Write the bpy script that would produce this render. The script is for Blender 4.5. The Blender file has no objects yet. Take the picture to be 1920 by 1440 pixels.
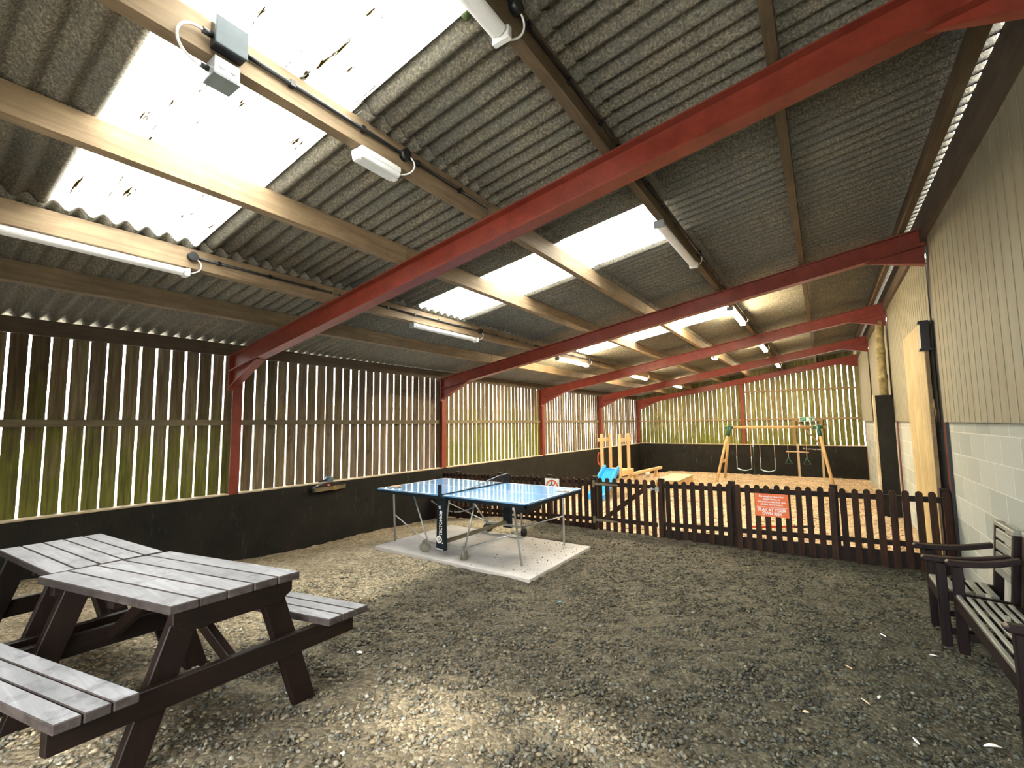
import bpy, bmesh, math, random
import numpy as np
from mathutils import Vector, Matrix
random.seed(7); np.random.seed(7)
PI = math.pi
COL = bpy.context.scene.collection
SC = bpy.context.scene

# ---------------------------------------------------------------- measures
Y1, D, W = 3.277, 4.57, 8.577            # first frame, bay spacing, right wall plane
FR = [Y1 + i*D for i in range(-1, 5)]    # frames (index 0 stands behind the camera)
YE = FR[5]
S = 0.1673                               # roof slope
Y0 = -1.25
def zr(x): return 3.05 + S*x             # underside of the roof sheets
def raf(x): return 2.614 + S*x           # underside of the rafters
def sm(a, b, t):
    t = max(0., min(1., (t-a)/(b-a))); return t*t*(3-2*t)
def ground(x, y):
    b = -.055 if y < 6 else (-.055-.065*(y-6)/1.8 if y < 7.8 else -.12-.30*(y-7.8)/13.7)
    b += .25*(1-sm(.8, 4.6, y))
    b -= .19*(1-sm(.1, 1.8, x))*sm(.6, 3, y)
    b -= .07*sm(7.0, 8.1, x)*(1-sm(6.0, 7.3, y))
    return b

# ---------------------------------------------------------------- objects
def setp(o, label=None, cat=None, group=None, kind=None):
    if label: o['label'] = label
    if cat: o['category'] = cat
    if group: o['group'] = group
    if kind: o['kind'] = kind
    return o
def thing(name, label, cat, loc=(0, 0, 0), rz=0., group=None):
    o = bpy.data.objects.new(name, None); COL.objects.link(o)
    o.location = loc; o.rotation_euler = (0, 0, rz); o.empty_display_size = .1
    return setp(o, label, cat, group)
def dup(root, loc, rz, label, group=None):
    r = root.copy(); COL.objects.link(r); r.location = loc; r.rotation_euler = (0, 0, rz)
    r['label'] = label
    if group: r['group'] = group
    for ch in list(root.children):
        c = ch.copy(); COL.objects.link(c); c.parent = r
        for g in ch.children:
            d = g.copy(); COL.objects.link(d); d.parent = c
    return r

class MB:
    def __init__(s): s.v = []; s.f = []; s.c = []; s.cur = (1, 1, 1, 1); s.m = []; s.mi = 0; s.sm = []
    def tint(s, r, g=None, b=None): s.cur = (r, r if g is None else g, r if b is None else b, 1)
    def add(s, vs, fs, smooth=False):
        o = len(s.v); s.v += [tuple(v) for v in vs]
        for f in fs: s.f.append(tuple(i+o for i in f)); s.c.append(s.cur); s.m.append(s.mi); s.sm.append(smooth)
        return s
    def hexa(s, p):  # 8 points: bottom 4 ccw, top 4 ccw
        return s.add(p, [(0, 3, 2, 1), (4, 5, 6, 7), (0, 1, 5, 4), (1, 2, 6, 5), (2, 3, 7, 6), (3, 0, 4, 7)])
    def box(s, x0, x1, y0, y1, z0, z1):
        return s.hexa([(x0, y0, z0), (x1, y0, z0), (x1, y1, z0), (x0, y1, z0), (x0, y0, z1), (x1, y0, z1), (x1, y1, z1), (x0, y1, z1)])
    def beam(s, p0, p1, w, h, side=None):  # w along 'side', h along the other normal
        p0, p1 = Vector(p0), Vector(p1); d = (p1-p0).normalized()
        a = Vector(side) if side else (d.cross(Vector((0, 0, 1))) if abs(d.z) < .95 else Vector((1, 0, 0)))
        a = (a - d*a.dot(d)).normalized(); b = d.cross(a)
        P = []
        for q in (p0, p1):
            for i, j in ((-1, -1), (1, -1), (1, 1), (-1, 1)): P.append(q + a*(i*w/2) + b*(j*h/2))
        return s.add(P, [(0, 1, 2, 3), (7, 6, 5, 4), (0, 4, 5, 1), (1, 5, 6, 2), (2, 6, 7, 3), (3, 7, 4, 0)])
    def tube(s, pts, r, n=8, caps=True):
        pts = [Vector(p) for p in pts]; rs = r if isinstance(r, (list, tuple)) else [r]*len(pts)
        V = []; a = None
        for i, p in enumerate(pts):
            d = (pts[min(i+1, len(pts)-1)] - pts[max(i-1, 0)]).normalized()
            if a is None: a = d.cross(Vector((0, 0, 1))) if abs(d.z) < .9 else d.cross(Vector((1, 0, 0)))
            a = (a - d*a.dot(d)).normalized(); b = d.cross(a)
            for k in range(n):
                t = 2*PI*k/n; V.append(p + (a*math.cos(t) + b*math.sin(t))*rs[i])
        F = []
        for i in range(len(pts)-1):
            for k in range(n):
                F.append((i*n+k, i*n+(k+1) % n, (i+1)*n+(k+1) % n, (i+1)*n+k))
        s.add(V, F, True)
        if caps:
            o = len(s.v)-len(V)
            for base, rev in ((0, True), ((len(pts)-1)*n, False)):
                ids = [o+base+k for k in range(n)]
                if rev: ids = ids[::-1]
                s.f.append(tuple(ids)); s.c.append(s.cur); s.m.append(s.mi); s.sm.append(False)
        return s
    def prism(s, poly, fn, t0, t1):  # fn(a,b,t)->xyz
        n = len(poly)
        V = [fn(a, b, t0) for a, b in poly] + [fn(a, b, t1) for a, b in poly]
        F = [tuple(range(n))[::-1], tuple(range(n, 2*n))] + [(i, (i+1) % n, n+(i+1) % n, n+i) for i in range(n)]
        return s.add(V, F)
    def lathe(s, prof, c, axis=(0, 0, 1), n=20):
        ax = Vector(axis).normalized(); a = ax.cross(Vector((1, 0, 0)) if abs(ax.x) < .9 else Vector((0, 1, 0))).normalized(); b = ax.cross(a); c = Vector(c)
        V = []; F = []
        for r, z in prof:
            for k in range(n):
                t = 2*PI*k/n; V.append(c + ax*z + (a*math.cos(t)+b*math.sin(t))*max(r, 1e-4))
        for i in range(len(prof)-1):
            for k in range(n): F.append((i*n+k, i*n+(k+1) % n, (i+1)*n+(k+1) % n, (i+1)*n+k))
        return s.add(V, F, True)
    def ball(s, c, r, n=10):
        return s.lathe([(r*math.sin(PI*i/n), -r*math.cos(PI*i/n)) for i in range(n+1)], c, n=n*2)
    def build(s, name, mats, parent=None, bevel=0., seg=1):
        me = bpy.data.meshes.new(name); me.from_pydata(s.v, [], s.f)
        if not isinstance(mats, (list, tuple)): mats = [mats]
        for m in mats: me.materials.append(m)
        me.polygons.foreach_set('material_index', s.m)
        me.polygons.foreach_set('use_smooth', s.sm)
        ca = me.color_attributes.new('tint', 'FLOAT_COLOR', 'CORNER')
        arr = np.repeat(np.array(s.c, dtype=np.float32), [len(f) for f in s.f], axis=0)
        ca.data.foreach_set('color', arr.ravel())
        bm = bmesh.new(); bm.from_mesh(me); bmesh.ops.recalc_face_normals(bm, faces=bm.faces); bm.to_mesh(me); bm.free()
        me.update()
        o = bpy.data.objects.new(name, me); COL.objects.link(o)
        if parent: o.parent = parent
        if bevel:
            b = o.modifiers.new('bevel', 'BEVEL'); b.width = bevel; b.segments = seg; b.limit_method = 'ANGLE'; b.angle_limit = .7
        return o

def text_mesh(name, body, size, mat, parent, mtx, align='CENTER', ext=.0008, sx=1., bold=0.):
    cu = bpy.data.curves.new(name, 'FONT'); cu.body = body; cu.size = size; cu.align_x = align; cu.align_y = 'CENTER'
    cu.extrude = ext; cu.offset = bold; cu.resolution_u = 3
    o = bpy.data.objects.new(name, cu); COL.objects.link(o)
    dg = bpy.context.evaluated_depsgraph_get(); dg.update()
    me = bpy.data.meshes.new_from_object(o.evaluated_get(dg)); me.name = name
    bpy.data.objects.remove(o); bpy.data.curves.remove(cu)
    me.transform(Matrix.Diagonal((sx, 1, 1, 1))); me.transform(mtx); me.materials.clear(); me.materials.append(mat)
    r = bpy.data.objects.new(name, me); COL.objects.link(r); r.parent = parent
    return r
def frame_mtx(o, ex, ey):
    ex, ey = Vector(ex).normalized(), Vector(ey).normalized(); ez = ex.cross(ey)
    m = Matrix((ex, ey, ez)).transposed().to_4x4(); m.translation = Vector(o); return m

# ---------------------------------------------------------------- materials
class N:
    def __init__(s, name):
        s.m = bpy.data.materials.new(name); s.m.use_nodes = True; s.t = s.m.node_tree; s.t.nodes.clear()
        s.out = s.n('ShaderNodeOutputMaterial'); s.b = s.n('ShaderNodeBsdfPrincipled'); s.l(s.b.outputs[0], s.out.inputs[0])
    def n(s, t, **k):
        x = s.t.nodes.new(t)
        for a, b in k.items(): setattr(x, a, b)
        return x
    def l(s, a, b): s.t.links.new(a, b)
    def coord(s, scale=(1, 1, 1), rnd=True, geo=False):
        if geo: src = s.n('ShaderNodeNewGeometry').outputs['Position']
        else: src = s.n('ShaderNodeTexCoord').outputs['Object']
        if rnd:
            oi = s.n('ShaderNodeObjectInfo'); a = s.n('ShaderNodeVectorMath', operation='MULTIPLY_ADD')
            cx = s.n('ShaderNodeCombineXYZ')
            for i in range(3): s.l(oi.outputs['Random'], cx.inputs[i])
            s.l(cx.outputs[0], a.inputs[0]); a.inputs[1].default_value = (31, 17, 23); s.l(src, a.inputs[2]); src = a.outputs[0]
        m = s.n('ShaderNodeMapping'); m.inputs['Scale'].default_value = scale; s.l(src, m.inputs[0]); return m.outputs[0]
    def noise(s, vec, scale, detail=4., rough=.6, dist=0.):
        x = s.n('ShaderNodeTexNoise'); x.inputs['Scale'].default_value = scale; x.inputs['Detail'].default_value = detail
        x.inputs['Roughness'].default_value = rough; x.inputs['Distortion'].default_value = dist; s.l(vec, x.inputs['Vector']); return x.outputs['Fac']
    def ramp(s, fac, stops):
        r = s.n('ShaderNodeValToRGB'); e = r.color_ramp.elements
        while len(e) < len(stops): e.new(.5)
        for i, (p, c) in enumerate(stops):
            e[i].position = p; e[i].color = (c if isinstance(c, tuple) else (c, c, c)) + (1,)
        s.l(fac, r.inputs[0]); return r.outputs[0]
    def mix(s, fac, a, b, mode='MIX'):
        x = s.n('ShaderNodeMix', data_type='RGBA', blend_type=mode)
        for i, v in ((0, fac), (6, a), (7, b)):
            if hasattr(v, 'node'): s.l(v, x.inputs[i])
            elif isinstance(v, tuple): x.inputs[i].default_value = v + (1,)
            else: x.inputs[i].default_value = v
        return x.outputs[2]
    def math(s, op, a, b=0.):
        x = s.n('ShaderNodeMath', operation=op)
        for i, v in ((0, a), (1, b)):
            if hasattr(v, 'node'): s.l(v, x.inputs[i])
            else: x.inputs[i].default_value = v
        return x.outputs[0]
    def bump(s, h, strength, dist=.01):
        x = s.n('ShaderNodeBump'); x.inputs['Strength'].default_value = strength; x.inputs['Distance'].default_value = dist
        s.l(h, x.inputs['Height']); s.l(x.outputs[0], s.b.inputs['Normal'])
    def fin(s, col, rough=.7, metal=0., spec=.5):
        if hasattr(col, 'node'): s.l(col, s.b.inputs['Base Color'])
        else: s.b.inputs['Base Color'].default_value = col + (1,)
        if hasattr(rough, 'node'): s.l(rough, s.b.inputs['Roughness'])
        else: s.b.inputs['Roughness'].default_value = rough
        s.b.inputs['Metallic'].default_value = metal; s.b.inputs['Specular IOR Level'].default_value = spec
        return s.m
    def tintattr(s):
        a = s.n('ShaderNodeAttribute'); a.attribute_name = 'tint'; return a.outputs['Color']

def plain(name, c, rough=.5, metal=0., spec=.5, var=.12, scale=12., bump=0.):
    k = N(name); v = k.coord(); f = k.noise(v, scale)
    d = tuple(x*(1-var) for x in c); e = tuple(min(1, x*(1+var)) for x in c)
    col = k.ramp(f, [(.3, d), (.7, e)])
    if bump: k.bump(f, bump, .004)
    return k.fin(col, rough, metal, spec)
def wood(name, c1, c2, axis=1, rough=.7, spec=.4, grain=26., bump=.25, tint=True, blot=None):
    k = N(name); sc = [1, 1, 1]; sc[axis] = .07
    v = k.coord(tuple(sc)); g = k.noise(v, grain, 6, .65, .6); w = k.noise(k.coord(), 3., 3)
    col = k.ramp(g, [(.28, c1), (.72, c2)])
    col = k.mix(k.ramp(w, [(.35, 0.), (.7, .45)]), col, tuple(x*.6 for x in c1))
    if blot:
        b = k.noise(k.coord(), 9., 5, .7); col = k.mix(k.ramp(b, [(.52, 0.), (.68, .8)]), col, blot)
    if tint: col = k.mix(1., col, k.tintattr(), 'MULTIPLY')
    k.bump(g, bump, .004)
    return k.fin(col, rough, 0., spec)

def m_roof():
    k = N('fibre_cement'); v = k.coord(rnd=False)
    a = k.noise(v, 60, 4, .75); b = k.noise(k.coord((.5, 1, 1), rnd=False), 3.2, 4, .6); c = k.noise(v, 22, 5, .7)
    col = k.ramp(a, [(.3, (.05, .047, .040)), (.5, (.18, .162, .125)), (.72, (.46, .41, .30))])
    col = k.mix(k.ramp(b, [(.35, .0), (.7, .55)]), col, (.12, .13, .125))
    col = k.mix(k.ramp(c, [(.55, 0.), (.75, .5)]), col, (.20, .20, .12))
    k.bump(k.math('ADD', a, c), .6, .006)
    return k.fin(col, .95, 0, .2)
def m_slat():
    k = N('slat_wood'); g = k.noise(k.coord((1, 1, .06), rnd=False), 30, 6, .65, .5)
    col = k.ramp(g, [(.25, (.058, .046, .031)), (.5, (.15, .118, .075)), (.75, (.28, .23, .15))])
    col = k.mix(1., col, k.tintattr(), 'MULTIPLY')
    kn = k.noise(k.coord((1, 1, .5), rnd=False), 9, 2); col = k.mix(k.ramp(kn, [(.66, 0.), (.74, .7)]), col, (.05, .035, .025))
    k.bump(g, .3, .004)
    return k.fin(col, .85, 0, .25)
def m_slat_green():   # same boards with algae growing on them
    k = N('slat_wood_algae'); g = k.noise(k.coord((1, 1, .06), rnd=False), 30, 6, .65, .5)
    col = k.ramp(g, [(.25, (.062, .050, .034)), (.5, (.155, .125, .08)), (.75, (.29, .245, .165))])
    col = k.mix(1., col, k.tintattr(), 'MULTIPLY')
    n2 = k.noise(k.coord((1, 1, .55), rnd=False), 3.4, 5, .7)
    z = k.n('ShaderNodeSeparateXYZ'); k.l(k.n('ShaderNodeTexCoord').outputs['Object'], z.inputs[0])
    low = k.n('ShaderNodeMapRange'); low.inputs[1].default_value = 2.6; low.inputs[2].default_value = .9; low.inputs[3].default_value = -.17; low.inputs[4].default_value = .26; k.l(z.outputs[2], low.inputs[0])
    f = k.ramp(k.math('ADD', n2, low.outputs[0]), [(.46, 0.), (.68, .9)])
    col = k.mix(f, col, k.ramp(g, [(.3, (.060, .068, .012)), (.7, (.20, .20, .045))]))
    k.bump(g, .3, .004)
    return k.fin(col, .88, 0, .2)
def m_plinth():
    k = N('black_ply'); v = k.coord(rnd=False); a = k.noise(v, 2.2, 5, .6); b = k.noise(k.coord((1, 1, .25), rnd=False), 7, 6, .75)
    col = k.ramp(a, [(.35, (.0055, .0062, .0066)), (.7, (.016, .0145, .0125))])
    col = k.mix(k.ramp(b, [(.59, 0.), (.74, .5)]), col, (.13, .135, .115))
    c = k.noise(k.coord((1, 1, .2), rnd=False), 40, 3); col = k.mix(k.ramp(c, [(.4, 0.), (.8, .3)]), col, (.035, .026, .017))
    k.bump(c, .12, .003)
    return k.fin(col, .62, 0, .2)
def m_red():
    k = N('red_oxide_steel'); v = k.coord(); a = k.noise(v, 5, 5, .7); b = k.noise(v, 120, 2)
    col = k.ramp(a, [(.3, (.15, .021, .012)), (.7, (.25, .043, .024))])
    col = k.mix(k.ramp(b, [(.66, 0.), (.74, .4)]), col, (.42, .17, .11))
    k.bump(a, .05, .004)
    return k.fin(col, .42, 0, .5)
def m_ground(name, stops, vs, pale_c=None):
    k = N(name); v = k.coord(rnd=False)
    x = k.n('ShaderNodeTexVoronoi'); x.inputs['Scale'].default_value = vs; k.l(v, x.inputs['Vector'])
    col = k.ramp(x.outputs['Color'], stops)
    a = k.noise(v, 1.6, 5, .65); col = k.mix(1., col, k.ramp(a, [(.3, .62), (.7, 1.12)]), 'MULTIPLY')
    col = k.mix(1., col, k.tintattr(), 'MULTIPLY')
    fine = k.noise(v, vs*2.4, 4, .7)
    h = k.math('ADD', k.math('MULTIPLY', x.outputs['Distance'], -1.1), k.math('MULTIPLY', fine, .6))
    k.bump(h, .9, .02)
    return k.fin(col, .92, 0, .25)
def m_stone():
    k = N('gravel_stone'); col = k.mix(1., (1., 1., 1.), k.tintattr(), 'MULTIPLY')
    return k.fin(col, .9, 0, .25)
def m_block():
    k = N('blockwork'); tc = k.n('ShaderNodeTexCoord'); s = k.n('ShaderNodeSeparateXYZ'); k.l(tc.outputs['Object'], s.inputs[0])
    c = k.n('ShaderNodeCombineXYZ'); k.l(s.outputs[1], c.inputs[0])
    za = k.math('ADD', s.outputs[2], .155); k.l(za, c.inputs[1])
    b = k.n('ShaderNodeTexBrick'); b.offset = .5
    for i, v in (('Scale', 1.), ('Mortar Size', .006), ('Mortar Smooth', .3), ('Brick Width', .50), ('Row Height', .255), ('Bias', 0.)): b.inputs[i].default_value = v
    b.inputs['Color1'].default_value = (.30, .325, .295, 1); b.inputs['Color2'].default_value = (.40, .415, .38, 1); b.inputs['Mortar'].default_value = (.52, .525, .49, 1)
    k.l(c.outputs[0], b.inputs['Vector'])
    v = k.coord(rnd=False); n1 = k.noise(v, 130, 3, .8); n2 = k.noise(v, 1.6, 5, .7)
    col = k.mix(.55, b.outputs['Color'], k.ramp(n1, [(.3, .3), (.7, .75)]), 'OVERLAY')
    col = k.mix(k.ramp(n2, [(.5, 0.), (.75, .35)]), col, (.40, .36, .27))
    h = k.math('ADD', k.math('MULTIPLY', n1, .5), k.math('MULTIPLY', b.outputs['Fac'], -.6)); k.bump(h, .45, .008)
    return k.fin(col, .93, 0, .2)
def m_clad():
    k = N('painted_cladding'); a = k.noise(k.coord((1, 1, .12), rnd=False), 9, 5, .7); b = k.noise(k.coord(rnd=False), 45, 3)
    col = k.ramp(a, [(.3, (.205, .18, .125)), (.7, (.285, .255, .18))])
    col = k.mix(k.ramp(b, [(.70, 0.), (.76, .8)]), col, (.10, .08, .055))
    g = k.noise(k.coord((1, 1, .3), rnd=False), 1.4, 3); col = k.mix(k.ramp(g, [(.4, 0.), (.7, .35)]), col, (.25, .28, .23))
    return k.fin(col, .65, 0, .25)
def m_translucent():
    k = N('rooflight_sheet'); t = k.t; v = k.coord((.13, 1.8, 1), rnd=False)
    n = k.noise(v, 9, 4, .72); f = k.ramp(n, [(.60, (.95, .95, .92)), (.66, (.040, .029, .0035))])
    tr = k.n('ShaderNodeBsdfTransparent'); tl = k.n('ShaderNodeBsdfTranslucent'); k.l(f, tr.inputs[0]); k.l(f, tl.inputs[0])
    mx = k.n('ShaderNodeMixShader'); mx.inputs[0].default_value = .45; k.l(tr.outputs[0], mx.inputs[1]); k.l(tl.outputs[0], mx.inputs[2]); k.l(mx.outputs[0], k.out.inputs[0])
    return k.m
def m_emit(name, c, st, base=(.9, .9, .9)):
    k = N(name); k.b.inputs['Emission Color'].default_value = c + (1,); k.b.inputs['Emission Strength'].default_value = st
    return k.fin(base, .4)
def m_table():
    k = N('blue_table_surface'); v = k.coord(rnd=False); a = k.noise(v, 3, 4); b = k.noise(v, 200, 2)
    col = k.ramp(a, [(.3, (.14, .36, .68)), (.7, (.18, .42, .76))])
    return k.fin(col, .10, 0, .6)
def m_slab():
    k = N('concrete_slab'); v = k.coord(rnd=False); a = k.noise(v, 2.5, 5, .6); b = k.noise(v, 90, 3)
    col = k.ramp(a, [(.3, (.44, .42, .40)), (.7, (.58, .55, .53))]); col = k.mix(k.ramp(b, [(.66, 0.), (.72, .35)]), col, (.2, .18, .15))
    k.bump(b, .15, .004); return k.fin(col, .85, 0, .3)
def m_brick():
    k = N('pale_brick'); tc = k.n('ShaderNodeTexCoord'); s = k.n('ShaderNodeSeparateXYZ'); k.l(tc.outputs['Object'], s.inputs[0])
    c = k.n('ShaderNodeCombineXYZ'); k.l(s.outputs[1], c.inputs[0]); k.l(s.outputs[2], c.inputs[1])
    b = k.n('ShaderNodeTexBrick')
    for i, v in (('Scale', 1.), ('Mortar Size', .008), ('Brick Width', .225), ('Row Height', .075)): b.inputs[i].default_value = v
    b.inputs['Color1'].default_value = (.62, .56, .48, 1); b.inputs['Color2'].default_value = (.7, .66, .6, 1); b.inputs['Mortar'].default_value = (.4, .39, .37, 1)
    k.l(c.outputs[0], b.inputs['Vector']); return k.fin(b.outputs['Color'], .9)

M = {}
M['roof'] = m_roof(); M['slat'] = m_slat(); M['slatg'] = m_slat_green(); M['plinth'] = m_plinth(); M['red'] = m_red()
M['gravel'] = m_ground('gravel', [(.0, (.10, .092, .075)), (.5, (.23, .205, .16)), (1., (.40, .36, .285))], 42)
M['chips'] = m_ground('wood_chips', [(.0, (.30, .205, .12)), (.5, (.52, .385, .245)), (1., (.70, .55, .38))], 30)
M['stone'] = m_stone(); M['block'] = m_block(); M['clad'] = m_clad(); M['sky_sheet'] = m_translucent()
M['purlin'] = wood('purlin_timber', (.22, .15, .085), (.42, .31, .185), 1)
M['plate'] = wood('dark_plate_timber', (.06, .045, .033), (.13, .095, .065), 1)
M['rail'] = wood('rail_timber', (.11, .09, .055), (.24, .20, .12), 1)
M['railx'] = wood('rail_timber_across', (.20, .14, .07), (.36, .26, .14), 0)
M['ledge'] = wood('ledge_timber', (.42, .33, .2), (.62, .52, .36), 1)
M['ledgex'] = wood('ledge_timber_across', (.42, .33, .2), (.62, .52, .36), 0)
M['pine_z'] = wood('pine_upright', (.50, .31, .13), (.72, .50, .26), 2)
M['pine_x'] = wood('pine_across', (.50, .31, .13), (.72, .50, .26), 0)
M['pine_y'] = wood('pine_along', (.50, .34, .17), (.72, .54, .32), 1)
M['pic_top'] = wood('weathered_stained_board_sheen', (.17, .175, .192), (.33, .335, .36), 0, .46, .5, blot=(.09, .09, .10))  # tops weathered pale; bluish sky sheen is mixed into the colour
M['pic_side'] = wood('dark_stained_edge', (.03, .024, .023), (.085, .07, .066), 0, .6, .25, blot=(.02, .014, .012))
M['pic_dk'] = wood('dark_brown_stain', (.005, .0035, .003), (.017, .008, .0055), 2, .45, .22)
M['pic_dkx'] = wood('dark_brown_stain_across', (.005, .0035, .003), (.016, .008, .0055), 1, .45, .22)
M['bench'] = wood('purple_brown_stain', (.006, .004, .0045), (.022, .012, .012), 2, .4, .22)
M['bslat'] = wood('grey_green_slat', (.16, .17, .15), (.33, .34, .30), 1, .5, .5)
M['fence'] = wood('fence_brown', (.012, .0065, .004), (.058, .025, .012), 2, .6, .2)
M['fencex'] = wood('fence_brown_rail', (.008, .006, .005), (.026, .015, .010), 0, .6, .2)
M['table'] = m_table(); M['slab'] = m_slab(); M['brick'] = m_brick()
M['blk'] = plain('black_metal', (.012, .013, .016), .4); M['navy'] = plain('black_navy_metal', (.006, .012, .018), .5, spec=.25)
M['galv'] = plain('galvanised_steel', (.48, .50, .50), .35, .75); M['white'] = plain('white_paint', (.82, .83, .83), .45, var=.03)
M['wline'] = plain('white_line_paint', (.78, .84, .90), .3, var=.02)
M['opal'] = plain('opal_plastic', (.74, .77, .79), .25, var=.03); M['grey'] = plain('grey_plastic', (.30, .32, .335), .5)
M['boxdark'] = plain('dark_grey_box', (.055, .07, .08), .5, spec=.2); M['dgrey'] = plain('box_lid_grey', (.17, .20, .20), .4)
M['orange'] = plain('orange_sign', (.80, .16, .035), .45, var=.04); M['ored'] = plain('sign_red', (.75, .10, .02), .45, var=.03)
M['blueslide'] = plain('blue_plastic', (.03, .30, .72), .25, var=.06); M['green'] = plain('green_plastic', (.01, .09, .06), .4)
M['dgreen'] = plain('sign_green', (.0, .16, .11), .4, var=.03); M['rope'] = plain('rope', (.50, .36, .24), .9)
M['swingseat'] = plain('pale_blue_seat', (.45, .60, .68), .4); M['redp'] = plain('red_plastic', (.62, .04, .015), .35)
M['brass'] = plain('brass', (.50, .33, .08), .35, .6); M['bluegrey'] = plain('blue_grey_plastic', (.09, .17, .22), .3)
M['rubber'] = plain('worn_rubber', (.22, .21, .17), .7); M['mossy'] = plain('mossy_pipe', (.30, .25, .12), .8, var=.5, scale=9)
M['moss'] = plain('moss', (.05, .075, .02), .95, var=.5, scale=30, bump=.6); M['feather'] = plain('feather', (.80, .79, .76), .8, var=.04)
M['leaf'] = plain('dry_leaf', (.55, .40, .24), .8); M['bat'] = plain('bat_wood', (.55, .33, .17), .5); M['yard'] = plain('yard_concrete', (.50, .49, .46), .9)
M['bluebit'] = plain('blue_scrap', (.05, .35, .6), .5); M['hedge'] = plain('hedge_leaf', (.06, .13, .03), .8, var=.5, scale=6)
M['tube_on'] = m_emit('lit_tube', (1., .82, .52), 300.); M['tube_off'] = plain('unlit_tube', (.86, .87, .88), .3, var=.02)
M['lamp_on'] = m_emit('lit_emergency_lamp', (1., .88, .65), 60.)
M['sheetpanel'] = wood('pale_boarding', (.34, .255, .12), (.50, .39, .20), 2, .6, .3)

# ---------------------------------------------------------------- world, camera
w = bpy.data.worlds.new('overcast'); SC.world = w; w.use_nodes = True
nt = w.node_tree; nt.nodes.clear()
o_ = nt.nodes.new('ShaderNodeOutputWorld'); bg = nt.nodes.new('ShaderNodeBackground'); nt.links.new(bg.outputs[0], o_.inputs[0])
geo = nt.nodes.new('ShaderNodeTexCoord'); sep = nt.nodes.new('ShaderNodeSeparateXYZ'); nt.links.new(geo.outputs['Generated'], sep.inputs[0])
cr = nt.nodes.new('ShaderNodeValToRGB'); nt.links.new(sep.outputs[2], cr.inputs[0])
cr.color_ramp.elements[0].position = 0.; cr.color_ramp.elements[0].color = (.34, .345, .34, 1)
cr.color_ramp.elements[1].position = .8; cr.color_ramp.elements[1].color = (1., .985, .95, 1)
nt.links.new(cr.outputs[0], bg.inputs[0]); bg.inputs[1].default_value = 22.

cd = bpy.data.cameras.new('camera'); cam = bpy.data.objects.new('camera', cd); COL.objects.link(cam); SC.camera = cam
cd.sensor_width = 36; cd.lens = 16.0; cd.clip_start = .02; cd.clip_end = 300
yaw, pit, rol = .5982, .0877, -.0114
f = Vector((-math.sin(yaw)*math.cos(pit), math.cos(yaw)*math.cos(pit), math.sin(pit))); r0 = Vector((math.cos(yaw), math.sin(yaw), 0)); u0 = r0.cross(f)
r = math.cos(rol)*r0 + math.sin(rol)*u0; u = -math.sin(rol)*r0 + math.cos(rol)*u0
mw = Matrix((r, u, -f)).transposed().to_4x4(); mw.translation = Vector((7.3046, 0, 1.7825)); cam.matrix_world = mw
SC.view_settings.view_transform = 'Standard'; SC.view_settings.look = 'None'; SC.view_settings.gamma = 1.; SC.view_settings.exposure = 0.4
SC.view_settings.use_curve_mapping = False

# ================================================================ SETTING
# ---- floor: gravel in front of the fence, bark chips behind it
def dry(x, y):  # pale gravel: drier ground tone plus pools of light painted into its colour
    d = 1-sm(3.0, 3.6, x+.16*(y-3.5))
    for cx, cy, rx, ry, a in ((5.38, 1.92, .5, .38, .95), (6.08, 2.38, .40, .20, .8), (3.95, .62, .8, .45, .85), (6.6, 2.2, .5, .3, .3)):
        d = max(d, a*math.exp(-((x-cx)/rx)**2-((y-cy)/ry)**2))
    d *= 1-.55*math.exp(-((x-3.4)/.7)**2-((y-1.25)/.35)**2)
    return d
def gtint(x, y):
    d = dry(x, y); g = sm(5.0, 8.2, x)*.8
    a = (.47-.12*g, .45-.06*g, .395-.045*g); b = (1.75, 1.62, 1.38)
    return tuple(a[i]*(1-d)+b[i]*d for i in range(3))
def make_floor():
    xs = np.arange(-.05, 8.66, .1); ys = np.concatenate([np.arange(-3., 7.79, .1), np.arange(7.85, 21.8, .15)])
    rng = np.random.RandomState(3)
    V = []; nx = len(xs)
    for y in ys:
        for x in xs: V.append((x, y, ground(x, y) + rng.uniform(-.012, .012)*(1 if y < 7.8 else 1.6)))
    F = []; mi = []; C = []
    for j in range(len(ys)-1):
        for i in range(nx-1):
            F.append((j*nx+i, j*nx+i+1, (j+1)*nx+i+1, (j+1)*nx+i)); ch = ys[j] > 7.76; mi.append(1 if ch else 0)
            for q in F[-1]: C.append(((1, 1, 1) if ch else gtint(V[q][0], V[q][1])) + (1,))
    me = bpy.data.meshes.new('floor'); me.from_pydata(V, [], F); me.materials.append(M['gravel']); me.materials.append(M['chips'])
    me.polygons.foreach_set('material_index', mi); me.polygons.foreach_set('use_smooth', [True]*len(F))
    ca = me.color_attributes.new('tint', 'FLOAT_COLOR', 'CORNER'); ca.data.foreach_set('color', np.array(C, dtype=np.float32).ravel())
    o = bpy.data.objects.new('floor', me); COL.objects.link(o); setp(o, kind='structure')
make_floor()
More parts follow.
